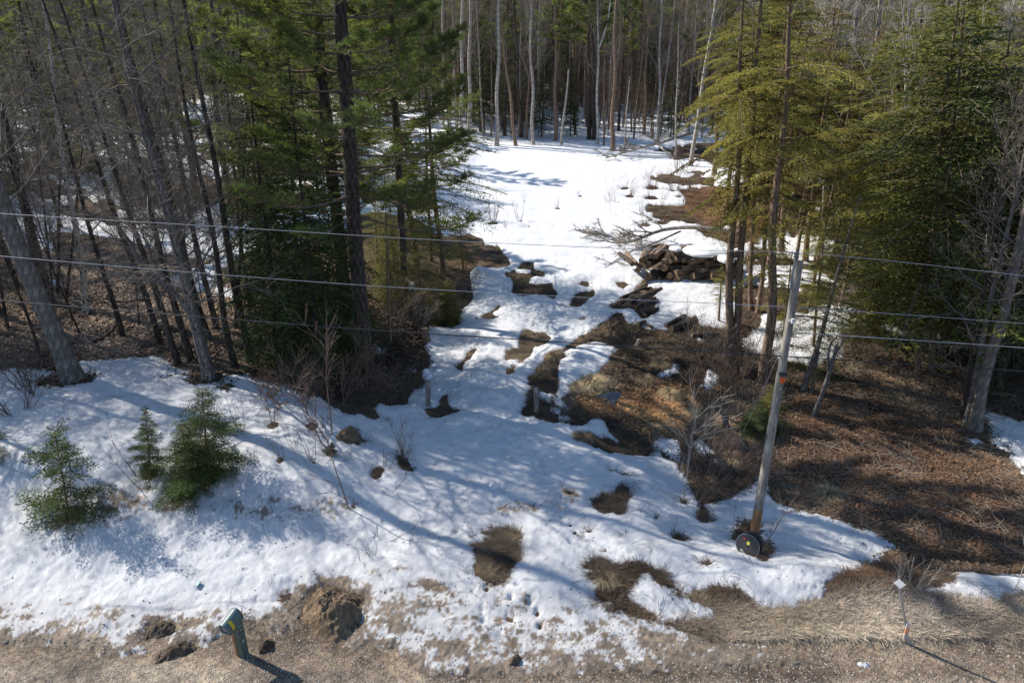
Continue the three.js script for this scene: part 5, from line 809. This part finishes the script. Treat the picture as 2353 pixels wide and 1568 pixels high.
// ---------- shrubs ----------
function shrubGeo(seed, o) {
  const r = rngOf(seed), b = new Bag(), lf = new Bag();
  for (let k = 0; k < o.stems; k++) {
    const a = r() * 6.28, e = o.spread * (0.3 + r()), d = V(Math.cos(a) * e, 1, Math.sin(a) * e).normalize(), L = o.h * (0.55 + 0.5 * r()), p = V(Math.cos(a) * o.foot * r(), -0.1, Math.sin(a) * o.foot * r());
    const grow = (p0, d0, len, rad, lv) => { const q = p0.clone(), dd = d0.clone(), ps = [q.clone()], rr = [rad], n = lv ? 3 : 7; for (let i = 1; i <= n; i++) { dd.addScaledVector(randDir(r), o.wob).addScaledVector(UP, 0.05).normalize(); q.addScaledVector(dd, len / n); ps.push(q.clone()); rr.push(Math.max(0.004, rad * (1 - 0.75 * i / n))); } b.tube(ps, rr, lv ? 3 : 5);
      if (lv < o.lv) for (let j = 0; j < o.kids; j++) { const t = 0.25 + 0.72 * r(), f = Math.min(n - 1, Math.floor(t * n)), nd = ps[f + 1].clone().sub(ps[f]).normalize(), s = randDir(r); s.addScaledVector(nd, -s.dot(nd)).normalize(); nd.multiplyScalar(0.75).addScaledVector(s, 0.6).normalize(); grow(ps[f], nd, len * 0.42 * (0.5 + 0.8 * r()), rad * 0.5, lv + 1); }
      else if (o.leaves) for (let j = 0; j < o.leaves; j++) { const f = ps[1 + Math.floor(r() * (n - 0.01))], d1 = randDir(r); d1.y -= 0.5; d1.normalize(); const w = randDir(r); w.addScaledVector(d1, -w.dot(d1)).normalize(); const v = 0.6 + 0.7 * r(); lf.leaf(f, d1, w, 0.09, 0.045, [v, v, v]); } };
    grow(p, d, L, o.rad, 0);
  }
  return { wood: b.geo(), fol: o.leaves ? lf.geo() : null };
}
const SH = {
  whip: shrubGeo(61, { stems: 5, h: 1.5, spread: 0.22, foot: 0.18, rad: 0.011, wob: 0.07, kids: 3, lv: 1 }),
  whip2: shrubGeo(62, { stems: 3, h: 1.7, spread: 0.2, foot: 0.1, rad: 0.012, wob: 0.09, kids: 4, lv: 1 }),
  fan: shrubGeo(63, { stems: 11, h: 1.7, spread: 0.55, foot: 0.2, rad: 0.011, wob: 0.1, kids: 4, lv: 1 }),
  brush: shrubGeo(64, { stems: 26, h: 1.6, spread: 0.8, foot: 0.9, rad: 0.012, wob: 0.17, kids: 4, lv: 2 }),
  tall: shrubGeo(65, { stems: 1, h: 3.2, spread: 0.12, foot: 0.02, rad: 0.018, wob: 0.07, kids: 10, lv: 2 }),
  lone: shrubGeo(66, { stems: 1, h: 1.4, spread: 0.2, foot: 0.02, rad: 0.012, wob: 0.1, kids: 3, lv: 1 }),
  beech: shrubGeo(67, { stems: 2, h: 2.2, spread: 0.25, foot: 0.08, rad: 0.016, wob: 0.1, kids: 9, lv: 2, leaves: 2 }),
  dead: shrubGeo(68, { stems: 2, h: 0.9, spread: 0.5, foot: 0.05, rad: 0.017, wob: 0.1, kids: 1, lv: 1 }),
};
function shrub(kind, l, b, s, tw, o = {}) {
  const p = G(...b), g = thing(o.n || 'bare_shrub', p, l, o.c || 'shrub', o.g); g.rotation.y = o.a ?? (b[0] * 0.37) % 6.28; if (o.lean) { g.rotation.order = 'ZXY'; g.rotation.z = o.lean; } g.scale.set(s * (o.x || 1), s, s * (o.x || 1));
  part('stems', SH[kind].wood, mTwig[tw || 'brown'], g); if (SH[kind].fol) part('dead_leaves', SH[kind].fol, mLeaf.dead, g); return g;
}
shrub('whip2', 'cluster of thin bare saplings beside the slim dark hemlock sapling, first pair', [338, 1122], 1.25, 'red', { lean: 0.3 });
shrub('lone', 'thin bare sapling leaning by the thawed hollow of the slim hemlock', [314, 1095], 1.5, 'red', { lean: 0.28 });
shrub('tall', 'reddish twiggy birch sapling, tallest before the dark ditch', [762, 1000], 1.5, 'red', { n: 'birch_sapling', c: 'sapling' });
shrub('tall', 'reddish leaning sapling left of the tallest twiggy birch sapling', [742, 1020], 1.2, 'red', { n: 'birch_sapling', c: 'sapling', lean: 0.18 });
shrub('tall', 'bent reddish sapling crossing the tiny hemlock', [798, 1168], 1.25, 'red', { n: 'birch_sapling', c: 'sapling', lean: 0.25 });
shrub('beech', 'young beech holding dry brown leaves against the dark ditch', [840, 905], 1.25, 'brown', { n: 'beech_sapling', c: 'sapling' });
shrub('beech', 'small sapling with orange dry leaves on the snow behind the whips', [628, 975], 0.95, 'red', { n: 'beech_sapling', c: 'sapling' });
shrub('whip', 'bare whips in the snow behind the tallest hemlock sapling', [560, 1000], 0.95, 'red');
shrub('whip2', 'bare whips in the snow, middle of the snowy bank', [648, 1058], 0.95, 'red', { lean: 0.16 });
shrub('whip2', 'single tall whip standing left of the reddish birch saplings', [716, 1062], 1.0, 'red');
shrub('whip', 'bare whips close by the orange-leaved sapling', [672, 1040], 0.8, 'red', { lean: 0.1 });
shrub('fan', 'fan of thin stems in the thawed patch below the west gate post', [926, 1058], 1.1, 'brown');
shrub('whip2', 'thin stems rising from the dark hole in the snow', [886, 1075], 0.9, 'brown', { lean: -0.3 });
shrub('brush', 'tangled dark brush filling the ditch beside the big pine', [905, 905], 1.1, 'brown', { n: 'brush', c: 'brush' });
shrub('brush', 'dark brush at the foot of the big pine', [850, 900], 1.0, 'brown', { n: 'brush', c: 'brush' });
shrub('brush', 'pale twiggy thicket in front of the hemlock thicket', [755, 905], 1.5, 'brown', { n: 'brush', c: 'brush' });
shrub('brush', 'pale twiggy brush behind the reddish birch saplings', [690, 900], 1.1, 'brown', { n: 'brush', c: 'brush' });
shrub('fan', 'dark twigs lying over the snow at the frame edge under the thick smooth trunk', [70, 905], 1.7, 'brown', { x: 1.3 });
shrub('fan', 'bent twigs on the shaded snow near the frame edge', [40, 955], 1.0, 'brown', { x: 1.6 });
shrub('brush', 'dead brush at the edge of the leaves near the frame edge', [20, 850], 1.2, 'grey', { n: 'brush', c: 'brush' });
shrub('tall', 'pale slender sapling with white stem left of the utility pole', [1572, 1152], 1.45, 'pale', { n: 'birch_sapling', c: 'sapling', lean: -0.1 });
shrub('tall', 'reddish slender sapling leaning right, beside the white-stemmed one', [1592, 1150], 1.1, 'red', { n: 'birch_sapling', c: 'sapling', lean: -0.26 });
shrub('fan', 'spray of brown stems leaning toward the utility pole', [1610, 1160], 1.2, 'red', { lean: -0.5 });
shrub('brush', 'reddish bush tangle between the white-stemmed sapling and the pole', [1650, 1100], 1.25, 'brown', { n: 'brush', c: 'brush' });
shrub('brush', 'reddish brush on the bank of the marshy hollow, near the guy anchor', [1690, 1085], 1.15, 'red', { n: 'brush', c: 'brush' });
shrub('brush', 'dense twiggy brush at the foot of the twin cedar', [1660, 868], 1.3, 'brown', { n: 'brush', c: 'brush' });
shrub('brush', 'dense twiggy brush left of the crooked cedar', [1715, 900], 1.3, 'brown', { n: 'brush', c: 'brush' });
shrub('brush', 'dense twiggy brush between stump and snow pocket', [1620, 905], 1.15, 'brown', { n: 'brush', c: 'brush' });
shrub('brush', 'grey brush over the rotten logs left of the twin cedar', [1610, 800], 1.2, 'grey', { n: 'brush', c: 'brush' });
shrub('brush', 'grey brush between the twin cedar and the crooked cedar', [1720, 840], 1.5, 'grey', { n: 'brush', c: 'brush' });
shrub('brush', 'low tangled brush right of the leaning grey stump', [1720, 960], 1.2, 'grey', { n: 'brush', c: 'brush' });
shrub('brush', 'grey brush on the brown slope behind the weathered stump', [930, 750], 1.2, 'grey', { n: 'brush', c: 'brush' });
shrub('brush', 'brown brush on the slope below the open hemlocks', [1000, 700], 1.2, 'brown', { n: 'brush', c: 'brush' });
shrub('brush', 'brown brush beside the big pine on the slope', [880, 740], 1.3, 'brown', { n: 'brush', c: 'brush' });
shrub('brush', 'grey brush where the slope meets the driveway snow', [1062, 668], 1.0, 'grey', { n: 'brush', c: 'brush' });
shrub('brush', 'sunlit brush on the bank right of the leaning young hemlock', [1930, 830], 1.3, 'brown', { n: 'brush', c: 'brush' });
shrub('brush', 'pale brush in front of the short bushy hemlock', [1960, 730], 1.5, 'grey', { n: 'brush', c: 'brush' });
shrub('brush', 'pale brush left of the dark trunk in the sunlit brush', [1985, 690], 1.5, 'grey', { n: 'brush', c: 'brush' });
shrub('brush', 'sunlit twigs behind the mossy-footed hemlock pair', [2180, 780], 1.3, 'grey', { n: 'brush', c: 'brush' });
shrub('tall', 'dark forked sapling beside the cable reel', [1758, 1256], 0.85, 'red', { n: 'birch_sapling', c: 'sapling', lean: -0.42 });
shrub('whip2', 'thin twig curving from the snow left of the cable reel', [1690, 1222], 0.7, 'brown');
shrub('tall', 'bare sapling on the snow patch at the east frame edge', [2332, 1362], 0.7, 'pale', { n: 'birch_sapling', c: 'sapling', lean: -0.12 });
shrub('fan', 'pale stems behind the diamond sign post', [2060, 1350], 0.62, 'pale', { lean: 0.2 });
shrub('fan', 'pale stems on the sandy crest right of the diamond sign post', [2098, 1350], 0.6, 'pale');
shrub('whip2', 'bent grass-like stem on the sandy crest', [2128, 1348], 0.5, 'pale', { lean: -0.3 });
shrub('dead', 'short broken stake leaning out of the snow left of the reel', [1550, 1228], 0.85, 'grey', { n: 'dead_stake', c: 'stake', lean: -0.6 });
shrub('lone', 'small leafy twig in the snow below the thawed grass clump', [1335, 1212], 0.6, 'red', { lean: -0.4 });
shrub('whip2', 'twigs rising from the snow west of the driveway foot', [855, 1285], 0.75, 'brown');
shrub('lone', 'single twig leaning over the snow west of the driveway foot', [829, 1296], 0.9, 'brown', { lean: 0.05 });
shrub('lone', 'long low twig lying on the snow near the driveway foot', [890, 1248], 1.1, 'brown', { lean: -1.2 });
shrub('lone', 'long thin branch lying across the snow below the fan of thin stems', [893, 1140], 1.2, 'brown', { lean: -0.9 });
shrub('lone', 'thin twig standing behind the green pedestal', [528, 1390], 0.75, 'brown');
shrub('lone', 'thin stalk slanting beside the green pedestal', [552, 1420], 0.65, 'brown', { lean: -0.45 });
shrub('whip2', 'thin pale sapling in the marshy hollow edge by the gate post', [1272, 960], 0.9, 'grey');
shrub('fan', 'thin twigs fanning over the puddle', [1290, 955], 0.9, 'grey', { lean: -0.5 });
const BG = 'bare shoots on the snowy clearing';
const shoot = [[1970, 1338, 1.3, 'fan'], [1845, 1375, 1.6, 'whip'], [1465, 1420, 0.9, 'whip2'], [1610, 1333, 0.7, 'whip2'], [2110, 1280, 1.5, 'fan'], [1925, 1280, 1.0, 'whip'], [2100, 1348, 1.6, 'whip'], [2260, 1300, 1.8, 'fan'], [1270, 1548, 0.6, 'whip2'], [1110, 1552, 0.9, 'whip2'], [1200, 1503, 1.7, 'whip2'], [2050, 1530, 1.2, 'whip2'], [1785, 1160, 0.8, 'whip2'], [1720, 1450, 0.9, 'lone'], [1800, 1400, 0.9, 'whip2'], [2170, 1390, 1.2, 'whip'], [2310, 1400, 1.6, 'whip'], [1020, 1510, 1.6, 'fan'], [1920, 1500, 0.9, 'lone'], [1830, 1475, 1.5, 'lone'], [2220, 1270, 1.3, 'whip'], [1700, 1245, 0.9, 'lone'], [2020, 1120, 1.0, 'whip'], [2290, 1180, 2.0, 'fan']];
for (const [x, y, s, k] of shoot) shrub(k, k === 'fan' ? 'fan of reddish bare shoots standing in the snow of the clearing' : k === 'lone' ? 'single bare shoot standing in the snow of the clearing' : 'small bunch of bare shoots in a thawed ring on the clearing', px2(2, x, y), s, 'red', { g: BG });

// ---------- earth heaps, thatch mound ----------
function heap(name, l, c, outlinePts, h, mat, seed, cat) {
  const pts = []; for (let i = 0; i < outlinePts.length; i += 2) pts.push(g2(c, outlinePts[i], outlinePts[i + 1])); const m = pts.reduce((a, p) => a.add(p), V(0, 0, 0)).multiplyScalar(1 / pts.length);
  const N = 90, R = 48, pos = [], uv = [], idx = [], ang = pts.map(p => Math.atan2(p.z - m.z, p.x - m.x)), rad = pts.map(p => Math.hypot(p.x - m.x, p.z - m.z)), order = ang.map((_, i) => i).sort((a, b) => ang[a] - ang[b]);
  const radAt = a => { for (let k = 0; k < order.length; k++) { const i = order[k], j = order[(k + 1) % order.length]; let a0 = ang[i], a1 = ang[j], q = a; if (a1 < a0) { a1 += 6.28319; if (q < a0) q += 6.28319; } if (q >= a0 && q <= a1) return mix(rad[i], rad[j], ss(0, 1, (q - a0) / (a1 - a0 + 1e-6))); } return rad[0]; };
  for (let j = 0; j <= R; j++) for (let i = 0; i <= N; i++) { const a = i / N * 6.28319 - Math.PI, t = j / R, rr = radAt(a) * t * (1 + 0.12 * fbm(Math.cos(a) * 3 + seed, Math.sin(a) * 3, 2)), x = m.x + Math.cos(a) * rr, z = m.z + Math.sin(a) * rr; const k = 1 - t, prof = Math.pow(ss(0, 1, k), 0.9); const y = H(x, z) - 0.06 + h * prof * (1 + 0.5 * fbm(x * 1.6 + seed, z * 1.6, 3)) + (0.13 * fbm(x * 4.5 + seed, z * 4.5, 3) + 0.085 * fbm(x * 15, z * 15 + seed, 2)) * Math.min(1, k * 4) * Math.min(1, h * 2.5); pos.push(x - m.x, y - m.y, z - m.z); uv.push(x, z); if (j && i) { const q = j * (N + 1) + i; idx.push(q - N - 2, q - N - 1, q, q - N - 2, q, q - 1); } }
  const g = new THREE.BufferGeometry(); g.setAttribute('position', new THREE.Float32BufferAttribute(pos, 3)); g.setAttribute('uv', new THREE.Float32BufferAttribute(uv, 2)); g.setIndex(idx); g.computeVertexNormals(); const o = named(new THREE.Mesh(g, mat), name); o.position.copy(m); tag(o, l, cat); shade(o); scene.add(o); return o;
}
const earthMap = tex(512, 512, (u, v) => { const n = pfbm(u, v, 8, 8, 5), f = pn(u * 128, v * 128, 128, 128), s = pn(u * 90, v * 90, 90, 90) > 0.86 ? 60 : 0, k = 112 + 60 * n + 16 * f + s; return [k, k * 0.9, k * 0.77]; }, true);
earthMap.repeat.set(0.8, 0.8);
const mEarth = M({ map: earthMap, color: new THREE.Color(1.15, 1.0, 0.86), bumpMap: grainTex, bumpScale: 0.05 }), mEarthWet = M({ map: earthMap, color: new THREE.Color(0.6, 0.55, 0.52), bumpMap: grainTex, bumpScale: 0.05 });
heap('earth_mound', 'big ploughed mound of brown earth right of the green pedestal', 7, [2060, 1010, 2190, 880, 2330, 905, 2480, 970, 2490, 1090, 2440, 1230, 2330, 1330, 2160, 1290, 2060, 1190, 2010, 1130], 0.66, mEarth, 3, 'mound');
heap('earth_clod', 'dark ploughed clod of earth left of the pedestal, upper one', 7, [930, 1230, 1020, 1150, 1080, 1130, 1240, 1160, 1230, 1230, 1130, 1270, 1040, 1290, 940, 1290], 0.28, mEarthWet, 5, 'clod');
heap('earth_clod', 'long dark ploughed clod left of the pedestal, toward the road', 7, [1000, 1430, 1100, 1330, 1260, 1270, 1380, 1270, 1370, 1330, 1200, 1390, 1090, 1440, 1010, 1470], 0.24, mEarthWet, 7, 'clod');
heap('earth_clod', 'jagged dark clod standing right of the pedestal foot', 7, [1740, 1330, 1800, 1270, 1860, 1240, 1870, 1330, 1830, 1370, 1760, 1390], 0.26, mEarthWet, 9, 'clod');
heap('earth_clod', 'dark earth ridge on the dirty snow near the road middle', 8, [1090, 1460, 1150, 1400, 1240, 1370, 1240, 1420, 1180, 1470, 1110, 1490], 0.22, mEarthWet, 11, 'clod');
heap('thatch_mound', 'domed mound of brown thatch in the snow before the ditch', 5, [-50, 1490, 0, 1395, 60, 1385, 120, 1420, 180, 1480, 150, 1505, 40, 1510], 0.42, M({ map: litterMap, color: new THREE.Color(0.26, 0.19, 0.12), bumpMap: litterBump, bumpScale: 0.05 }), 13, 'mound');

heap('bark_rubble', 'dark rubble of bark and earth under the log pile', 6, [-330, 330, -270, 250, -120, 210, 60, 190, 230, 200, 330, 260, 330, 370, 200, 420, 60, 400, -120, 400], 0.75, mEarthWet, 15, 'rubble');
heap('bark_rubble', 'dark rubble under the charred logs below the log pile', 5, [1830, 545, 1900, 530, 2000, 450, 2060, 420, 2160, 450, 2110, 510, 2140, 590, 2060, 630, 1990, 575, 1900, 570], 0.3, mEarthWet, 17, 'rubble');
heap('earth_bank', 'dark grassy bank rising at the edge of the thawed hollow', 5, [1560, 830, 1700, 720, 1850, 625, 1900, 615, 1950, 690, 2050, 740, 2040, 820, 1850, 830, 1700, 800], 0.4, M({ map: litterMap, color: new THREE.Color(0.14, 0.098, 0.06), bumpMap: litterBump, bumpScale: 0.05 }), 19, 'bank');
// tussocks of dead grass
{
  const b = new Bag(), r = rngOf(75); for (let i = 0; i < 520; i++) { const a = r() * 6.28, e = 0.1 + 1.3 * r(), q = r() * 0.3, p = V(Math.cos(a) * q, 0.1 * r(), Math.sin(a) * q), d = V(Math.cos(a) * Math.cos(e), Math.sin(e), Math.sin(a) * Math.cos(e)), L = 0.25 + 0.3 * r(), m = p.clone().addScaledVector(d, L), d2 = V(Math.cos(a), -0.55 - 0.5 * r(), Math.sin(a)).normalize(), w = V(-Math.sin(a), 0, Math.cos(a)), v = 0.6 + 0.7 * r(); b.leaf(p, d, w, L * 1.25, 0.02, [v, v, v]); b.leaf(m, d2, w, L * 0.9, 0.012, [v, v, v]); }
  const geo = b.geo(), mat = [[0.42, 0.33, 0.2], [0.27, 0.2, 0.12], [0.16, 0.115, 0.07]].map(c => M({ vertexColors: true, color: new THREE.Color(...c), side: THREE.DoubleSide }));
  [[1700, 1080, 2, 0, 'pale broad tussock of dead grass beside the puddle'], [1600, 1110, 1.4, 0, 'smaller pale tussock at the snow edge beside the puddle'], [2100, 1410, 1.6, 1, 'tussock overhanging the dark pool in the marsh'], [2230, 1160, 1.5, 0, 'pale tussock below the snow pocket in the hollow'], [2050, 1060, 1.5, 1, 'tussock in the middle of the dark hollow'], [2160, 960, 1.4, 1, 'tussock in the hollow under the lowest cable'], [1960, 860, 1.5, 2, 'dark tussock high in the hollow'], [1780, 780, 1.6, 2, 'dark tussock where the hollow meets the driveway snow'], [1870, 940, 1.3, 2, 'dark tussock at the tip of the snow tongue'], [1440, 900, 1.3, 1, 'tussock on the muddy strip beside the driveway'], [1360, 1000, 1.3, 1, 'tussock on the muddy strip above the east gate post'], [1640, 1460, 1.3, 1, 'tussock in the thawed islet below the marsh'], [1850, 1280, 1.3, 2, 'dark tussock beside the snow islet in the marsh'], [2400, 1290, 1.2, 0, 'tan tussock in front of the leaning grey stump'], [2620, 1650, 1.4, 0, 'tan tussock on the bank behind the utility pole'], [3320, 1840, 1.6, 0, 'pale shaggy tussock alone on the dark slope east of the pole'], [2900, 1300, 1.2, 1, 'brown tussock before the twisted small trunk']].forEach(([x, y, s, k, l]) => { const p = g2(5, x, y), t = thing('grass_tussock', p, l, 'tussock', 'tussocks of dead grass'); t.rotation.y = x; t.scale.set(s * 0.5, s * 0.26, s * 0.5); part('blades', geo, mat[k], t); });
  const q = g2(8, 1790, 870), t = thing('grass_tussock', q, 'straw-coloured tussock in the thawed patch near the road', 'tussock', 'tussocks of dead grass'); t.scale.set(0.5, 0.26, 0.5); part('blades', geo, mat[0], t);
}
// puddle
{ const o = outline(5, [1480, 1170, 1560, 1160, 1700, 1172, 1860, 1195, 1900, 1220, 1850, 1245, 1700, 1235, 1560, 1220]); const sh = new THREE.Shape(); for (let i = 0; i < o.p.length; i += 2) i ? sh.lineTo(o.p[i], o.p[i + 1]) : sh.moveTo(o.p[i], o.p[i + 1]); const g = new THREE.ShapeGeometry(sh); g.rotateX(Math.PI / 2); const y = H(3.5, -25.3) + 0.15; const m = named(new THREE.Mesh(g, M({ color: new THREE.Color(0.012, 0.014, 0.018), roughness: 0.06, side: THREE.DoubleSide })), 'puddle_water'); m.position.y = y; tag(m, null, null, null, 'structure'); m.receiveShadow = true; scene.add(m); }
// green scrap of litter on the bank
{ const p = g2(7, 1355, 935), t = thing('litter_scrap', p, 'teal scrap of rubbish lying on the snowy bank above the pedestal', 'litter'); const m = part('wrapper', new RoundedBoxGeometry(0.1, 0.03, 0.15, 2, 0.012), M({ color: new THREE.Color(0.05, 0.2, 0.22), roughness: 0.5 }), t); m.position.y = 0.2; m.rotation.set(0.3, -0.3, 0.2); }

// ---------- loose cover ----------
function spread(name, geo, mat, seed, n, poly, test, col, size) {
  const r = rngOf(seed), xs = poly.filter((_, i) => i % 2 === 0), yv = poly.filter((_, i) => i % 2), x0 = Math.min(...xs), x1 = Math.max(...xs), y0 = Math.min(...yv), y1 = Math.max(...yv), mats = [], cols = [], q = new THREE.Quaternion(), e = new THREE.Euler();
  for (let i = 0; i < n; i++) { const x = mix(x0, x1, r()), y = mix(y0, y1, r()); if (!inPoly(poly, x, y)) continue; const p = G(x, y), s = S(p.x, p.z); if (!test(s, p, r)) continue; const k = size[0] + (size[1] - size[0]) * r(); e.set((r() - 0.5) * 0.5, r() * 6.28, (r() - 0.5) * 0.5); q.setFromEuler(e); mats.push(new THREE.Matrix4().compose(V(p.x, HR(p.x, p.z) + (s > 0 ? snowTop(p.x, p.z, s) + 0.015 : 0), p.z), q, V(k, k, k))); cols.push(col(p, r)); }
  const m = named(new THREE.InstancedMesh(geo, mat, mats.length), name), c = new THREE.Color(); mats.forEach((a, i) => { m.setMatrixAt(i, a); c.setRGB(...cols[i]); m.setColorAt(i, c); }); m.castShadow = m.receiveShadow = true; tag(m, null, null, null, 'stuff'); scene.add(m); return mats.length;
}
const white = M({ color: 0xffffff, side: THREE.DoubleSide });
const tuft = (() => { const b = new Bag(), r = rngOf(71); for (let i = 0; i < 20; i++) { const a = r() * 6.28, d = V(Math.cos(a), 0.10 + 0.55 * r() * r(), Math.sin(a)).normalize(), w = V(-Math.sin(a), 0.2 * (r() - 0.5), Math.cos(a)).normalize(); b.leaf(V((r() - 0.5) * 0.15, 0, (r() - 0.5) * 0.15), d, w, 0.16 + 0.2 * r(), 0.01, [1, 1, 1]); } const g = b.geo(); g.deleteAttribute('color'); return g; })();
const leafBit = (() => { const b = new Bag(), r = rngOf(72); for (let i = 0; i < 7; i++) { const a = r() * 6.28, d = V(Math.cos(a), (r() - 0.3) * 0.5, Math.sin(a)).normalize(), w = V(-Math.sin(a), (r() - 0.5) * 0.9, Math.cos(a)).normalize(); b.leaf(V((r() - 0.5) * 0.5, 0.01 + 0.03 * r(), (r() - 0.5) * 0.5), d, w, 0.11, 0.075, [1, 1, 1]); } const g = b.geo(); g.deleteAttribute('color'); return g; })();
const stickBit = (() => { const b = new Bag(), r = rngOf(73); for (let i = 0; i < 3; i++) { const a = r() * 6.28, p = V((r() - 0.5) * 0.8, 0.02, (r() - 0.5) * 0.8); b.tube([p, p.clone().add(V(Math.cos(a) * 0.5, 0.05 + 0.08 * r(), Math.sin(a) * 0.5)), p.clone().add(V(Math.cos(a + 0.3) * 1.0, 0.03, Math.sin(a + 0.3) * 1.0))], [0.009, 0.007, 0.004], 3); } const g = b.geo(); g.deleteAttribute('color'); return g; })();
const speckBit = (() => { const g = new THREE.IcosahedronGeometry(0.03, 0); g.scale(1.3, 0.6, 1); return g; })();
const low = [-60, 560, 2420, 560, 2420, 1600, -60, 1600];
const notRoad = p => -p.z > 12.1;
const tint = (p, r, k) => { const c = groundColour(p.x, p.z), v = k * (0.6 + 0.9 * r()); return [c[0] * v, c[1] * v, c[2] * v]; };
spread('dead_grass', tuft, white, 81, 60000, [1180, 600, 2420, 700, 2420, 1490, 1500, 1490, 1100, 1320], (s, p, r) => s < -0.03 && notRoad(p) && (p.x < 8.5 || p.z > -15.3 || r() < 0.3), (p, r) => tint(p, r, 0.95), [0.55, 1.15]);
spread('dead_grass', tuft, white, 82, 9000, [700, 600, 1250, 600, 1180, 1330, 700, 1000], (s) => s < -0.03, (p, r) => tint(p, r, 0.9), [0.5, 1.0]);
spread('dead_grass', tuft, white, 89, 9000, [1480, 420, 1760, 400, 2000, 560, 1900, 640, 1480, 640], (s) => s < -0.02, (p, r) => tint(p, r, 0.95), [1.0, 2.2]);
spread('leaf_litter', leafBit, white, 83, 34000, [-60, 540, 900, 560, 1000, 900, 700, 900, -60, 900], (s) => s < 0.02, (p, r) => tint(p, r, 0.95), [0.7, 1.5]);
spread('leaf_litter', leafBit, white, 84, 36000, [1450, 600, 2420, 700, 2420, 1350, 1700, 1250, 1300, 900], (s, p) => s < 0, (p, r) => tint(p, r, 1.0), [0.6, 1.2]);
spread('twig_litter', stickBit, white, 85, 1800, low, (s, p, r) => s < 0.3 && notRoad(p), (p, r) => { const v = 0.08 + 0.14 * r(); return [v, v * 0.8, v * 0.62]; }, [0.25, 0.8]);
spread('twig_litter', stickBit, white, 88, 1500, [1880, 680, 2420, 660, 2420, 1300, 1800, 1200, 1650, 850], (s) => s < 0.2, (p, r) => { const v = 0.14 + 0.2 * r(); return [v, v * 0.84, v * 0.68]; }, [0.5, 1.3]);
spread('speck_litter', speckBit, white, 86, 1500, [0, 620, 2352, 620, 2352, 1480, 0, 1480], (s, p, r) => s > 0.02, (p, r) => { const v = 0.02 + 0.05 * r(); return [v, v * 0.75, v * 0.5]; }, [0.2, 0.75]);
spread('slush_grit', speckBit, white, 90, 5000, [-60, 1440, 900, 1440, 1500, 1440, 2352, 1600, -60, 1600], (s, p, r) => s > 0 && r() < 0.7, (p, r) => { const v = 0.07 + 0.2 * r(); return [v, v * 0.8, v * 0.62]; }, [0.15, 0.6]);
spread('gravel', speckBit, white, 87, 9000, [-60, 1400, 2420, 1430, 2420, 1600, -60, 1600], (s, p, r) => s < 0.1, (p, r) => { const v = 0.2 + 0.3 * r() * r(); return [v, v * 0.88, v * 0.76]; }, [0.2, 0.8]);
renderer.render(scene, camera);
